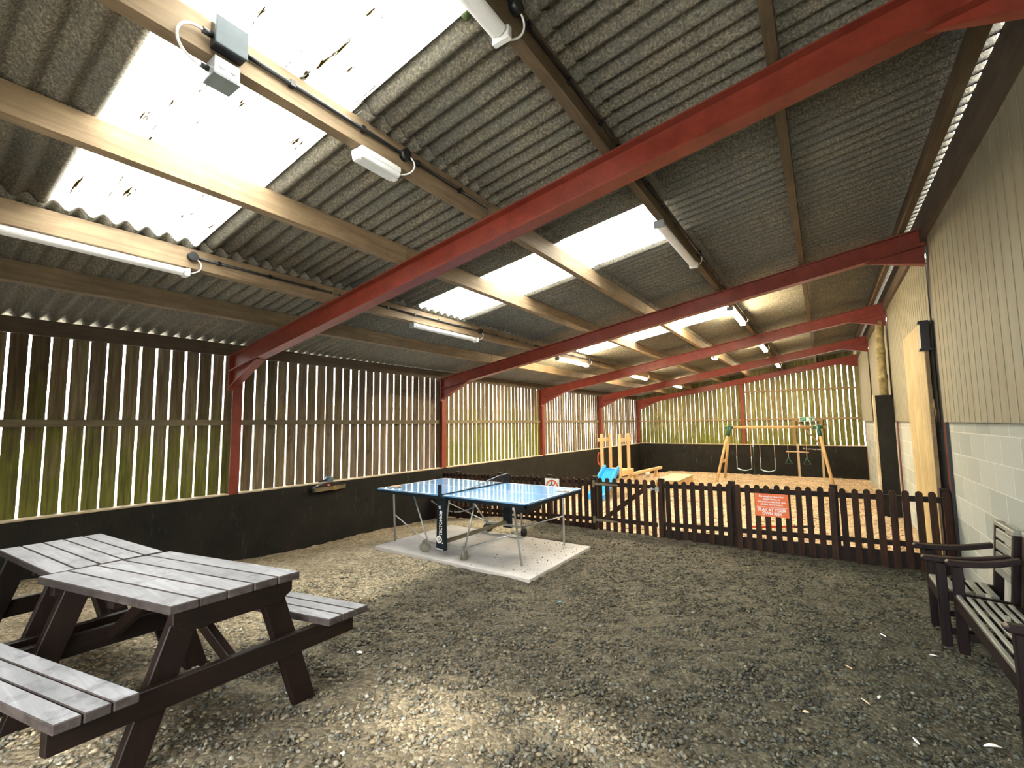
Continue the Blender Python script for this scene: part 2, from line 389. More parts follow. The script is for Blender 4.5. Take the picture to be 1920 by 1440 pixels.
def scatter(name, n, xr, yr, size, label, cat, tintf, mat, keep, flat=(.35, .7), seed=5):
    rng = np.random.RandomState(seed); P = []
    xs = rng.uniform(*xr, n); ys = rng.uniform(*yr, n)
    T = []
    V = np.zeros((n*6, 3), np.float32); base = np.array([(1, 0, 0), (0, 1, 0), (-1, 0, 0), (0, -1, 0), (0, 0, 1), (0, 0, -1)], float)
    F = np.array([(0, 1, 4), (1, 2, 4), (2, 3, 4), (3, 0, 4), (1, 0, 5), (2, 1, 5), (3, 2, 5), (0, 3, 5)]); m = 0
    C = []
    for x, y in zip(xs, ys):
        if not keep(x, y, rng): continue
        s = size[0]+(size[1]-size[0])*rng.rand()**2
        b = base*(1+rng.uniform(-.35, .35, (6, 1)))*np.array([s, s*rng.uniform(.45, .9), s*rng.uniform(*flat)])
        e = rng.uniform(-.5, .5, 2); a = rng.uniform(0, 6.28)
        ca, sa = math.cos(a), math.sin(a); Rz = np.array([[ca, -sa, 0], [sa, ca, 0], [0, 0, 1]])
        cx, sx = math.cos(e[0]), math.sin(e[0]); Rx = np.array([[1, 0, 0], [0, cx, -sx], [0, sx, cx]])
        b = b @ (Rz @ Rx).T + np.array([x, y, ground(x, y) + s*.18]); V[m*6:m*6+6] = b; m += 1
        C.append(tintf(x, y, rng))
    V = V[:m*6]; idx = (F[None]+np.arange(m)[:, None, None]*6).reshape(-1, 3)
    me = bpy.data.meshes.new(name); me.vertices.add(len(V)); me.vertices.foreach_set('co', V.ravel())
    me.loops.add(idx.size); me.loops.foreach_set('vertex_index', idx.ravel().astype(np.int32))
    me.polygons.add(len(idx)); me.polygons.foreach_set('loop_start', np.arange(0, idx.size, 3, dtype=np.int32))
    ca = me.color_attributes.new('tint', 'FLOAT_COLOR', 'CORNER')
    ca.data.foreach_set('color', np.repeat(np.array(C, np.float32), 24, axis=0).ravel())
    me.materials.append(mat); me.update(); me.validate()
    o = bpy.data.objects.new(name, me); COL.objects.link(o); setp(o, label, cat, kind='stuff')
SLAB = (1.64, 4.38, 4.61, 6.29)
def in_slab(x, y, m=.0): return SLAB[0]-m < x < SLAB[1]+m and SLAB[2]-m < y < SLAB[3]+m
def keep_g(x, y, rng):
    if in_slab(x, y, .01): return False
    d = math.hypot(x-7.3, y); return rng.rand() < min(1., (3.6/max(d, .5))**1.3)
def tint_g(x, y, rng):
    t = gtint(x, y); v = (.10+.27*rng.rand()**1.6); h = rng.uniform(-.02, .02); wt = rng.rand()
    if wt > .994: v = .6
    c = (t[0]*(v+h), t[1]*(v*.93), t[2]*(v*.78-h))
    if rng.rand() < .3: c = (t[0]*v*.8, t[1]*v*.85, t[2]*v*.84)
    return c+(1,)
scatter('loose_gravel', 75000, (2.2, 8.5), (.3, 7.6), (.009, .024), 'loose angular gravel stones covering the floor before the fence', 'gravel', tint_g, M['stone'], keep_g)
def tint_c(x, y, rng):
    v = .5+.5*rng.rand(); return (.78*v, .57*v, .36*v, 1)
scatter('loose_bark_chips', 14000, (.3, 8.4), (7.9, 21.3), (.02, .05), 'loose pale bark chips covering the playground floor behind the fence', 'bark chips', tint_c, M['stone'], lambda x, y, r: True, (.2, .5), 9)

# ---- roof
PX = [1.40, 2.44, 3.71, 4.80, 6.03, 7.17, 8.30]      # purlin lines
LIGHTS = [(.77, 1.792), (4.60, 5.622), (9.36, 10.382)]
PITCH, AMP = .146, .029
ROWS = [(-.42, 2.53), (2.40, 4.90), (4.76, 6.13), (5.99, 8.492)]
def sheet(mb, x0, x1, ya, yb, lift, thick=.007):
    n = max(2, int(round((yb-ya)/PITCH*12))); ys = [ya+(yb-ya)*i/n for i in range(n+1)]
    V = []; F = []; xs = [x0, x1]
    for dz in (0, thick):
        for k, x in enumerate(xs):
            for y in ys: V.append((x, y, zr(x)+.001+AMP*(1-math.cos(2*PI*y/PITCH))+dz+lift*(1-k)))
    m = n+1
    for i in range(n):
        F.append((i, m+i, m+i+1, i+1)); F.append((2*m+i, 2*m+i+1, 3*m+i+1, 3*m+i))
        F.append((i, i+1, 2*m+i+1, 2*m+i)); F.append((m+i, 3*m+i, 3*m+i+1, m+i+1))
    F.append((0, 2*m, 3*m, m)); F.append((n, m+n, 3*m+n, 2*m+n))
    mb.add(V, F, True)
mb = MB()
for k, (x0, x1) in enumerate(ROWS):
    edges = [Y0]
    if k in (1, 2):
        for a, b in LIGHTS: edges += [a, b]
    edges.append(YE+.15)
    for i in range(0, len(edges), 2): sheet(mb, x0, x1, edges[i], edges[i+1], .011 if k else 0)
ceil = mb.build('ceiling', M['roof']); setp(ceil, kind='structure')
for i, (a, b) in enumerate(LIGHTS):
    mb = MB(); sheet(mb, ROWS[1][0], ROWS[1][1]-.02, a-.06, b+.06, .016, .002); sheet(mb, ROWS[2][0], 6.045, a-.06, b+.06, .018, .002)
    setp(mb.build('window_%d' % (i+1), M['sky_sheet']), kind='structure')
# purlins, one per line and bay
ordn = ['lowest', 'second', 'third', 'fourth', 'fifth', 'sixth', 'uppermost']
bayn = ['in the nearest bay', 'in the bay over the tennis table', 'in the third bay from the camera', 'in the fourth bay from the camera', 'in the bay by the far end wall']
for b in range(5):
    ya, yb = FR[b]+(.0 if b else .05), FR[b+1]-.012
    if b: ya = FR[b]-.008
    for k, x in enumerate(PX):
        mb = MB(); h = .185; t = .068
        xa, xb = x-t/2, x+t/2
        tt = random.uniform(.85, 1.12) * (.62, .9, .95, .88, .42, .40, .36)[k]  # right-hand lines tinted darker, standing in for the shade there
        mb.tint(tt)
        mb.hexa([(xa, ya, zr(xa)-h), (xb, ya, zr(xb)-h), (xb, yb, zr(xb)-h), (xa, yb, zr(xa)-h), (xa, ya, zr(xa)), (xb, ya, zr(xb)), (xb, yb, zr(xb)), (xa, yb, zr(xa))])
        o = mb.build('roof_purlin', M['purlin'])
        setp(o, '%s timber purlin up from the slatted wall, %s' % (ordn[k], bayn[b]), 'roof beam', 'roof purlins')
    mb = MB(); mb.box(-.145, -.075, ya, yb, 2.86, 3.042)
    setp(mb.build('eave_beam', M['plate']), 'dark eave beam above the slatted left wall, %s' % bayn[b], 'roof beam', 'eave beams')
# wall plate at the top of the right wall
mb = MB(); mb.hexa([(8.484, Y0, 4.10), (8.62, Y0, 4.10), (8.62, YE, 4.10), (8.484, YE, 4.10), (8.484, Y0, 4.479), (8.62, Y0, 4.479), (8.62, YE, 4.479), (8.484, YE, 4.479)])
setp(mb.build('trim_1', M['plate']), kind='structure')

# ---- portal frames
def isec(mb, p0, p1, up, wid, dep, tf=.012, tw=.008, side=(0, 1, 0)):
    p0, p1, up, side = Vector(p0), Vector(p1), Vector(up).normalized(), Vector(side)
    for s in (-1, 1):
        o = up*(s*(dep-tf)/2); mb.beam(p0+o, p1+o, wid, tf, side)
    mb.beam(p0, p1, tw, dep-2*tf, side)
fl = ['nearest red steel frame crossing above the tennis table', 'red steel frame second from the camera, over the picket fence', 'third red steel frame from the camera, behind the fence', 'fourth red steel frame from the camera, beyond the slide', 'farthest red steel frame, against the slatted end wall']
up = Vector((-S, 0, 1)).normalized()
for i in range(5):
    y = FR[i+1]; yc = y-.01
    t = thing('portal_frame', fl[i], 'steel frame', (0, y, 0), 0, 'red steel portal frames')
    L = lambda x, yy, z: (x, yy-y, z)
    mb = MB(); dep = .235
    c = dep/2/up.z
    isec(mb, L(-.02, yc, raf(-.02)+c), L(8.52, yc, raf(8.52)+c), up, .15, dep)
    mb.build('rafter', M['red'], t)
    mb = MB(); isec(mb, L(-.112, y+.07, -.6), L(-.112, y+.07, 2.84), (1, 0, 0), .14, .20)
    mb.build('column', M['red'], t)
    mb = MB()
    hp = [(-.01, 2.38), (.02, 2.37), (.80, raf(.80)-.01), (.70, raf(.70)+.004), (-.01, raf(0)+.01)]
    mb.prism(hp, lambda a, b, q: (a, q-.01, b), -.005, .005)
    mb.beam((0., -.01, 2.372), (.80, -.01, raf(.80)-.012), .13, .01, (0, 1, 0)); mb.box(-.012, .006, -.075, .075, 2.33, 2.83)
    mb.build('left_haunch', M['red'], t)
    mb = MB(); hq = [(7.90, raf(7.90)), (8.52, 3.80), (8.52, raf(8.52)+.2), (8.0, raf(8.0)+.01)]
    mb.prism(hq, lambda a, b, q: (a, q-.01, b), -.006, .006); mb.hexa([(7.90, -.018, raf(7.90)-.006), (8.52, -.075, 3.788), (8.52, .055, 3.788), (7.90, -.002, raf(7.90)-.006), (7.90, -.018, raf(7.90)+.002), (8.52, -.075, 3.80), (8.52, .055, 3.80), (7.90, -.002, raf(7.90)+.002)])
    mb.build('right_haunch', M['red'], t)
    mb = MB(); mb.box(8.560, 8.576, -.075, .065, -.5, 3.9); mb.build('right_column', M['red'], t)

# ---- left wall: plinth boards, ledge, slats, rails
mb = MB()
npan = 10
yy = [Y0 + i*2.44 for i in range(20)]
for a in yy:
    b = min(a+2.4395, YE-.05)
    if a >= YE-.1: break
    j = random.uniform(0, .006); mb.box(-.02+j-.0, .0+j, a, b, -.75, .785)
for (by, bz) in [(5.77, .38), (5.99, .375), (5.78, .21), (5.99, .20), (5.77, .55), (6.4, .38), (6.4, .22)]:
    mb.lathe([(.0, .012), (.012, .010), (.016, 0)], (.006, by, bz), (1, 0, 0), 8)
wl = mb.build('wall_left', M['plinth']); setp(wl, kind='structure')
def slats(ya, yb, zb, ztop, pitch, gap, green):
    mb = MB(); n = int(round((yb-ya)/pitch)); y = ya
    for i in range(n):
        y = ya + (yb-ya)*i/n; wd = (yb-ya)/n - gap*random.uniform(.75, 1.25); c = random.uniform(.62, 1.2); mb.tint(c, c*random.uniform(.93, 1.03), c*random.uniform(.85, 1.05))
        tl = random.uniform(-.006, .006); x0 = -.172+random.uniform(-.004, .004)
        mb.hexa([(x0, y, zb), (x0+.014, y, zb), (x0+.014, y+wd, zb), (x0, y+wd, zb), (x0, y+tl, ztop), (x0+.014, y+tl, ztop), (x0+.014, y+wd+tl, ztop), (x0, y+wd+tl, ztop)])
    return mb
for b in range(5):
    ya, yb = FR[b]+.02, FR[b+1]
    if b == 0: ya = Y0
    off = .012 if b == 0 else .03
    mb = slats(ya+off, yb-.02+.14, .70, 3.0, .1745 if b == 0 else .178, (.023, .029, .034, .036, .038)[b], b)
    setp(mb.build('slat_panel', M['slatg' if b in (0, 2) else 'slat'], wl), 'slatted boards with daylight between them')
    mb = MB(); mb.tint(random.uniform(.8, 1.1)); mb.box(-.15, -.09, FR[b]+.13 if b else Y0, FR[b+1]+.01, 1.81, 1.895); mb.build('rail', M['rail'], wl)
    mb = MB(); mb.box(-.15, -.0, FR[b]+.15 if b else Y0, FR[b+1]-.002, .785, .803); mb.build('ledge', M['ledge'], wl)

# ---- end wall
mb = MB()
ex = [(-.15, 2.4), (2.404, 4.8), (4.804, 6.36), (7.22, 8.58)]
for a, b in ex: mb.box(a, b, YE-.07, YE-.05, -.85, .80)
we = mb.build('wall_far', M['plinth']); setp(we, kind='structure')
mb = MB(); x = -.1; n = 46; wtot = W+.1-.02
for i in range(n):
    x0 = -.1+wtot*i/n; g = .010+.019*sm(3.5, 8.2, x0); wd = wtot/n-g*random.uniform(.8, 1.15)
    c = random.uniform(1.0, 1.7); mb.tint(c*.95, c*random.uniform(1.0, 1.14), c*random.uniform(.60, .85)); yq = YE+.10+random.uniform(-.003, .003)  # brighter tint puts lamp glow into the end boards, greener for algae
    zt = 3.1+S*x0; zb = .72
    mb.hexa([(x0, yq, zb), (x0+wd, yq, zb), (x0+wd, yq+.02, zb), (x0, yq+.02, zb), (x0, yq, zt), (x0+wd, yq, zt+S*wd), (x0+wd, yq+.02, zt+S*wd), (x0, yq+.02, zt)])
setp(mb.build('slat_panel', M['slatg'], we), 'slatted end boards with green algae')
mb = MB(); mb.hexa([(-.2, YE+.125, raf(-.2)+.12), (8.7, YE+.125, raf(8.7)+.12), (8.7, YE+.14, raf(8.7)+.12), (-.2, YE+.14, raf(-.2)+.12), (-.2, YE+.125, zr(-.2)+.06), (8.7, YE+.125, zr(8.7)+.06), (8.7, YE+.14, zr(8.7)+.06), (-.2, YE+.14, zr(-.2)+.06)])
setp(mb.build('trim_3', M['plate']), kind='structure')
mb = MB(); mb.box(-.05, 4.40, YE+.04, YE+.10, 1.81, 1.88); mb.box(4.54, 8.57, YE+.04, YE+.10, 1.82, 1.90); mb.build('rail', M['railx'], we)
mb = MB(); mb.box(4.54, 8.57, YE+.04, YE+.10, 2.98, 3.06); mb.build('rail', M['railx'], we)
mb = MB(); mb.box(-.0, 6.36, YE-.075, YE+.1, .80, .825); mb.box(7.22, 8.57, YE-.075, YE+.1, .80, .825); mb.build('ledge', M['ledgex'], we)
mb = MB(); mb.box(4.41, 4.53, YE+.0, YE+.09, -.6, raf(4.4)); setp(mb.build('steel_post', M['red'], we), 'red steel post in the slatted end wall')
# exit door in the end wall
mb = MB(); mb.box(6.42, 7.16, YE-.085, YE-.06, -.55, .805); dr = mb.build('door_1', M['plinth']); setp(dr, kind='structure')
mb = MB(); mb.box(6.352, 6.43, YE-.10, YE-.04, -.55, .86); mb.box(7.15, 7.226, YE-.10, YE-.04, -.55, .86); mb.box(6.43, 7.15, YE-.10, YE-.05, .80, .84); mb.box(6.43, 7.15, YE-.095, YE-.03, -.52, -.48)
setp(mb.build('door_frame', M['ledge'], dr), 'pale timber door edging')
mb = MB(); mb.box(6.24, 6.36, YE-.0, YE+.095, .82, 1.82); mb.box(7.16, 7.26, YE-.0, YE+.095, .82, 1.82); mb.box(6.36, 7.16, YE-.0, YE+.095, 1.76, 1.86); mb.beam((6.44, YE+.03, 1.74), (7.12, YE+.03, .87), .05, .07, (0, 1, 0))
setp(mb.build('door_upper_frame', M['railx'], dr), 'timber upper frame with diagonal brace')
text_mesh('door_lettering', 'Fire exit keep clear', .075, M['white'], dr, frame_mtx((6.86, YE-.087, .675), (1, 0, -.03), (0, 0, 1)))
t = thing('exit_sign', 'green and white fire exit sign above the door in the end wall', 'sign', (6.76, YE-.03, 1.84))
mb = MB(); mb.box(-.25, .25, -.012, .03, -.085, .085); mb.build('sign_board', M['white'], t)
mb = MB(); mb.box(-.235, .235, -.016, -.012, -.07, .07); mb.build('green_panel', M['dgreen'], t)
mb = MB()
mb.box(-.03, .07, -.019, -.016, -.055, .055)
mb.lathe([(.0, .003), (.016, .003), (.016, 0)], (.105, -.016, .04), (0, -1, 0), 10)
mb.build('pictogram_head', M['white'], t); mb = MB(); mb.beam((.105, -.0175, .02), (.095, -.0175, -.015), .003, .022, (0, 1, 0)); mb.beam((.095, -.0175, -.015), (.125, -.0175, -.055), .003, .014, (0, 1, 0)); mb.beam((.095, -.0175, -.015), (.075, -.0175, -.055), .003, .014, (0, 1, 0)); mb.beam((.08, -.0175, .012), (.135, -.0175, .0), .003, .012, (0, 1, 0))
mb.beam((.195, -.0175, .05), (.195, -.0175, -.02), .003, .014, (0, 1, 0)); mb.prism([(.165, -.015), (.225, -.015), (.195, -.055)], lambda a, b, q: (a, q, b), -.019, -.016)
mb.build('pictogram', M['white'], t)
text_mesh('sign_lettering', 'EXIT', .085, M['white'], t, frame_mtx((-.135, -.017, 0), (1, 0, 0), (0, 0, 1)), sx=.85)

# ---- right wall
mb = MB(); mb.box(W, W+.14, Y0-1.5, 7.70, -.7, 1.765); mb.box(W, W+.14, 7.92, YE+.1, -.9, 1.765)
mb.box(W+.05, W+.14, 7.70, 7.92, -.7, 1.765); mb.box(W+.08, W+.14, Y0-1.5, YE+.1, 1.765, 4.1)
wr = mb.build('wall_right', M['block']); setp(wr, kind='structure')
def clad(ya, yb, z0, z1, x, pitch=.105):
    mb = MB(); V = []; y = ya; prof = []
    i = 0
    while y < yb-.02:
        wdt = pitch*(1 if i % 2 else 1.0)
        prof += [(y, 0), (y+wdt-.020, 0), (y+wdt-.017, .032), (y+wdt-.004, .032)]; y += wdt; i += 1
    prof.append((min(y, yb), 0)); n = len(prof)
    V = [(x+d, yy, z0) for yy, d in prof] + [(x+d, yy, z1) for yy, d in prof] + [(x+.05, yy, z0) for yy, d in prof]
    F = [(q, q+1, n+q+1, n+q) for q in range(n-1)] + [(q, 2*n+q, 2*n+q+1, q+1) for q in range(n-1)]
    return mb.add(V, F)
for ya, yb, dx in ((Y0-1.5, 7.66, 0), (7.95, 12.30, .0), (12.55, 16.9, -.01), (17.1, YE+.1, -.03)):
    mb = clad(ya, yb, 1.745, 4.12, W-.045+dx, .205 if ya < 7 else .17); mb.build('cladding_sheet', M['clad'], wr)
# ---- unseen front wall added behind the camera, its opening sized to limit daylight
mb = MB(); mb.box(-.2, 4.6, Y0-.06, Y0-.02, -.8, 4.3); mb.box(4.6, 8.7, Y0-.06, Y0-.02, 2.5, 4.6)
setp(mb.build('wall_near_daylight_mask', M['slat']), kind='structure')
# dark strips closing the wall at the second frame
mb = MB(); mb.box(8.545, 8.575, 7.70, 7.745, -.15, 1.74); mb.box(8.545, 8.575, 7.67, 7.93, 1.75, 4.08); setp(mb.build('trim_2', M['blk']), kind='structure')
# sliding boarded panel and boxed post
t = thing('sliding_panel', 'tall pale boarded sliding panel against the right wall behind the fence', 'panel', (8.47, 7.98, -.2))
mb = MB()
for k in range(9):
    c = random.uniform(.9, 1.08); mb.tint(c); mb.box(-.02, .02, k*.19, k*.19+.184, .04, 3.28)
mb.build('boards', M['sheetpanel'], t)
mb = MB(); mb.box(-.018, .022, -.028, -.002, .04, 3.28); mb.box(.022, .05, .3, .36, .04, 3.2); setp(mb.build('edge_trim', M['railx'], t), 'brown edge of the panel')
mb = MB(); mb.box(-.05, .04, -.05, .05, 2.88, 3.28); mb.box(-.07, .06, -.06, .05, 3.24, 3.27); mb.box(-.07, .06, -.06, .05, 2.88, 2.91); setp(mb.build('hanger', M['blk'], t), 'black steel hanger bracket')
t = thing('boxed_post_cover', 'black board box around the post below the downpipe', 'panel', (8.36, 12.32, -.25))
mb = MB(); mb.box(-.13, .165, 0, .025, 0, 2.55); mb.build('front_board', M['plinth'], t)
mb = MB(); mb.box(-.16, -.13, -.01, .25, 0, 2.56); setp(mb.build('side_board', M['ledge'], t), 'tan timber side board')
mb = MB(); P = [(8.42, 12.25, 2.32-.03), (8.42, 12.25, 3.95)]
o = MB().tube([(8.40, 12.45, 2.25), (8.40, 12.45, 3.55), (8.42, 12.47, 3.9)], .075, 14); o.tube([(8.40, 12.45, 2.62), (8.40, 12.45, 2.74)], .088, 14); o.tube([(8.40, 12.45, 3.2), (8.40, 12.45, 3.27)], .086, 14)
setp(o.build('downpipe', M['mossy']), 'mossy downpipe standing above the black box on the right wall', 'pipe')
# straw bits caught on the right wall
mb = MB()
for k in range(7):
    a = random.uniform(-1, 1); mb.tube([(8.50, 7.80+.02*k, 1.88-.02*k), (8.46, 7.74-.01*k, 1.96+.03*a), (8.44, 7.70-.02*k, 2.02+.06*a)], .003, 4)
setp(mb.build('straw_tuft', M['leaf']), 'tuft of dry straw caught beside the sliding panel', 'straw')

# ---- outside: yard and pale brick building, hedge
mb = MB(); mb.box(-60, 60, -60, 80, -1.2, -.9); 
yd = mb.build('yard', M['yard']); setp(yd, kind='structure')
t = thing('brick_building', 'pale brick building seen through the gaps of the left wall', 'building', (-8, 6, -.9))
mb = MB(); mb.box(-5, 0, -16, 22, 0, 3.45); mb.build('wall', M['brick'], t)
mb = MB(); mb.box(-5.2, .15, -16.2, 22.2, 3.45, 3.55); mb.build('roof_edge', M['white'], t)
mb = MB(); mb.box(-.0, .03, -16, 22, 1.55, 1.68); mb.build('string_course', M['grey'], t)
mb = MB()
for k in range(60):
    mb.ball((random.uniform(2., 6), YE+3.2+random.uniform(-.5, .5), random.uniform(-.7, .75)), random.uniform(.3, .5), 5)
setp(mb.build('hedge', M['hedge']), 'green hedge seen through the gaps of the far end wall', 'hedge', kind='stuff')
mb = MB()
for k in range(4): mb.ball((5.80+.05*k, 1.80-.015*k, zr(5.8)+.03), .03+.01*random.random(), 5)
setp(mb.build('moss_clump', M['moss']), 'green moss clump at the edge of the nearest rooflight', 'moss')

# ================================================================ LIGHT FITTINGS
def batten(label, px, ya, yb, on, xoff=-.02):
    z = zr(px)-.185
    t = thing('batten_light', label, 'lamp', (px+xoff, (ya+yb)/2, z), 0, 'batten tube lights')
    h = (yb-ya)/2
    mb = MB(); mb.box(-.032, .032, -h+.02, h-.02, -.030, .0); mb.build('tray', M['white'], t, .004)
    mb = MB(); n = 10; poly = [(.05*math.cos(PI+PI*k/n), -.028+.04*math.sin(PI+PI*k/n)) for k in range(n+1)]
    mb.prism(poly, lambda a, b, q: (a, q, b), -h+.035, h-.035); setp(mb.build('diffuser', M['tube_on' if on else 'tube_off'], t), 'glowing diffuser' if on else 'unlit white diffuser')
    for s in (-1, 1):
        mb = MB(); mb.box(-.054, .054, s*h-.02, s*h+.02, -.074, .0); mb.build('end_cap', M['grey' if s < 0 else 'white'], t, .006)
    mb = MB(); c = [(0, h+.02, -.035), (.05, h+.10, -.03), (.10, h+.13, .03), (.10, h+.08, .09), (.075, h+.0, .115)]
    pts = bez(c); mb.tube(pts, .006, 6); setp(mb.build('cable', M['white'], t), 'looped white cable')
    return t
def bez(c, n=16):
    out = []
    for i in range(n+1):
        t = i/n; P = [Vector(p) for p in c]
        while len(P) > 1: P = [P[k]*(1-t)+P[k+1]*t for k in range(len(P)-1)]
        out.append(P[0])
    return out
bl = ['nearest bay, left side', 'second bay, above the tennis table']
batten('long unlit white tube light under the second purlin at far left', PX[1], .22, 1.73, False)
batten('unlit white tube light under the second purlin above the tennis table', PX[1], 4.60, 6.08, False)
batten('lit tube light under the second purlin in the third bay from the camera', PX[1], 9.0, 10.55, True)
batten('lit tube light under the second purlin in the fourth bay', PX[1], 13.65, 15.2, True)
batten('lit tube light under the second purlin nearest the end wall', PX[1], 18.3, 19.8, True)
batten('unlit white tube light cut by the top edge above the nearest red frame', PX[4], .33, 1.84, False)
batten('unlit white tube light beside the second rooflight on the fifth purlin', PX[4], 4.65, 6.18, False)
batten('lit tube light on the fifth purlin beside the third rooflight', PX[4], 9.0, 10.6, True)
batten('lit tube light on the fifth purlin in the fourth bay', PX[4], 13.65, 15.2, True)
batten('lit tube light on the fifth purlin nearest the end wall', PX[4], 18.5, 20.0, True)
def bulkhead(label, px, ya, yb, on):
    z = zr(px)-.185; h = (yb-ya)/2
    t = thing('emergency_light', label, 'lamp', (px-.005, (ya+yb)/2, z), 0, 'bulkhead lights')
    mb = MB(); mb.box(-.06, .06, -h, h, -.045, 0); mb.build('housing', M['white'], t, .012, 2)
    mb = MB(); mb.hexa([(-.052, -h+.012, -.082), (.052, -h+.012, -.082), (.052, h-.012, -.082), (-.052, h-.012, -.082), (-.06, -h+.002, -.045), (.06, -h+.002, -.045), (.06, h-.002, -.045), (-.06, h-.002, -.045)])
    mb.build('lens', M['lamp_on' if on else 'opal'], t, .01, 2)
    mb = MB(); mb.box(-.025, .025, -h+.002, -h+.03, -.086, -.03); mb.box(-.025, .025, h-.03, h-.002, -.086, -.03); mb.build('clip', M['white'], t)
    mb = MB(); mb.tube(bez([(.0, h, -.03), (.05, h+.1, -.03), (.12, h+.13, .03), (.10, h+.09, .10), (.065, h+.03, .11)]), .006, 6); setp(mb.build('cable', M['white'], t), 'looped white cable')
bulkhead('white emergency bulkhead light under the fourth purlin in the nearest bay', PX[3], 1.84, 2.19, False)
bulkhead('small lit emergency light under the fourth purlin in the fourth bay', PX[3], 13.95, 14.3, True)
# conduits on the purlin sides
def conduit(label, px, ya, yb, boxes, split):
    x = px+.034+.016; z = zr(px)-.075
    mb = MB(); 
    mb.tube([(x, ya, z), (x, yb, z)], .013, 8)
    for y in np.arange(ya+.25, yb, .5): mb.box(x-.02, x+.017, y-.014, y+.014, z-.018, z+.018)
    for y in boxes: mb.tube([(x-.014, y, z), (x+.032, y, z)], .042, 12)
    setp(mb.build('conduit', M['blk']), label, 'conduit', 'black conduits')
conduit('black conduit along the second purlin in the nearest bay', PX[1], 1.73, FR[1]-.05, [1.75], 0)
conduit('black conduit along the second purlin above the tennis table', PX[1], FR[1]+.05, FR[2]-.05, [6.1], 0)
conduit('black conduit along the second purlin in the third bay', PX[1], FR[2]+.05, FR[3]-.05, [10.57], 0)
conduit('black conduit along the fourth purlin from the grey junction box', PX[3], 1.10, FR[1]-.05, [2.22], 0)
conduit('black conduit along the fifth purlin in the nearest bay', PX[4], Y0, FR[1]-.05, [1.86], 0)
conduit('black conduit along the fifth purlin beside the second rooflight', PX[4], FR[1]+.05, FR[2]-.05, [6.2], 0)
conduit('black conduit along the fifth purlin beside the third rooflight', PX[4], FR[2]+.05, FR[3]-.05, [10.62], 0)
# junction boxes
zb = zr(PX[3])-.185
t = thing('junction_box', 'dark grey square junction box on the fourth purlin side', 'junction box', (PX[3]+.034, 1.0, zb+.11))
mb = MB(); mb.box(0, .062, -.075, .075, -.075, .075); mb.build('body', M['blk'], t, .006, 2)
mb = MB(); mb.box(.062, .078, -.078, .078, -.078, .078); setp(mb.build('lid', M['boxdark'], t, .006, 2), 'blue-grey lid')
mb = MB(); mb.tube([(.03, -.075, -.02), (.03, -.12, -.02)], .016, 10); mb.build('cable_gland', M['blk'], t)
mb = MB(); mb.tube(bez([(.03, -.11, -.02), (.03, -.24, 0), (.03, -.26, -.14), (-.02, -.2, -.17), (-.034, -.085, -.168)]), .007, 6); setp(mb.build('cable', M['white'], t), 'looped white cable')
t = thing('sensor_box', 'light grey square box hanging under the fourth purlin below the dark box', 'junction box', (PX[3], 1.0, zb))
mb = MB(); mb.box(-.055, .07, -.062, .062, -.095, 0); mb.build('body', M['grey'], t, .006, 2)
mb = MB(); mb.box(-.058, .073, -.065, .065, -.104, -.095); setp(mb.build('lid', M['dgrey'], t, .006, 2), 'dark grey lid')
for q in (-.028, .028): mb = MB(); mb.lathe([(0, .003), (.015, .003), (.018, 0)], (.07, q, -.045), (1, 0, 0), 12); mb.build('knockout', M['grey'], t)
mb = MB(); mb.tube([(0, -.062, -.05), (0, -.10, -.05)], .015, 10); mb.build('cable_gland', M['blk'], t)

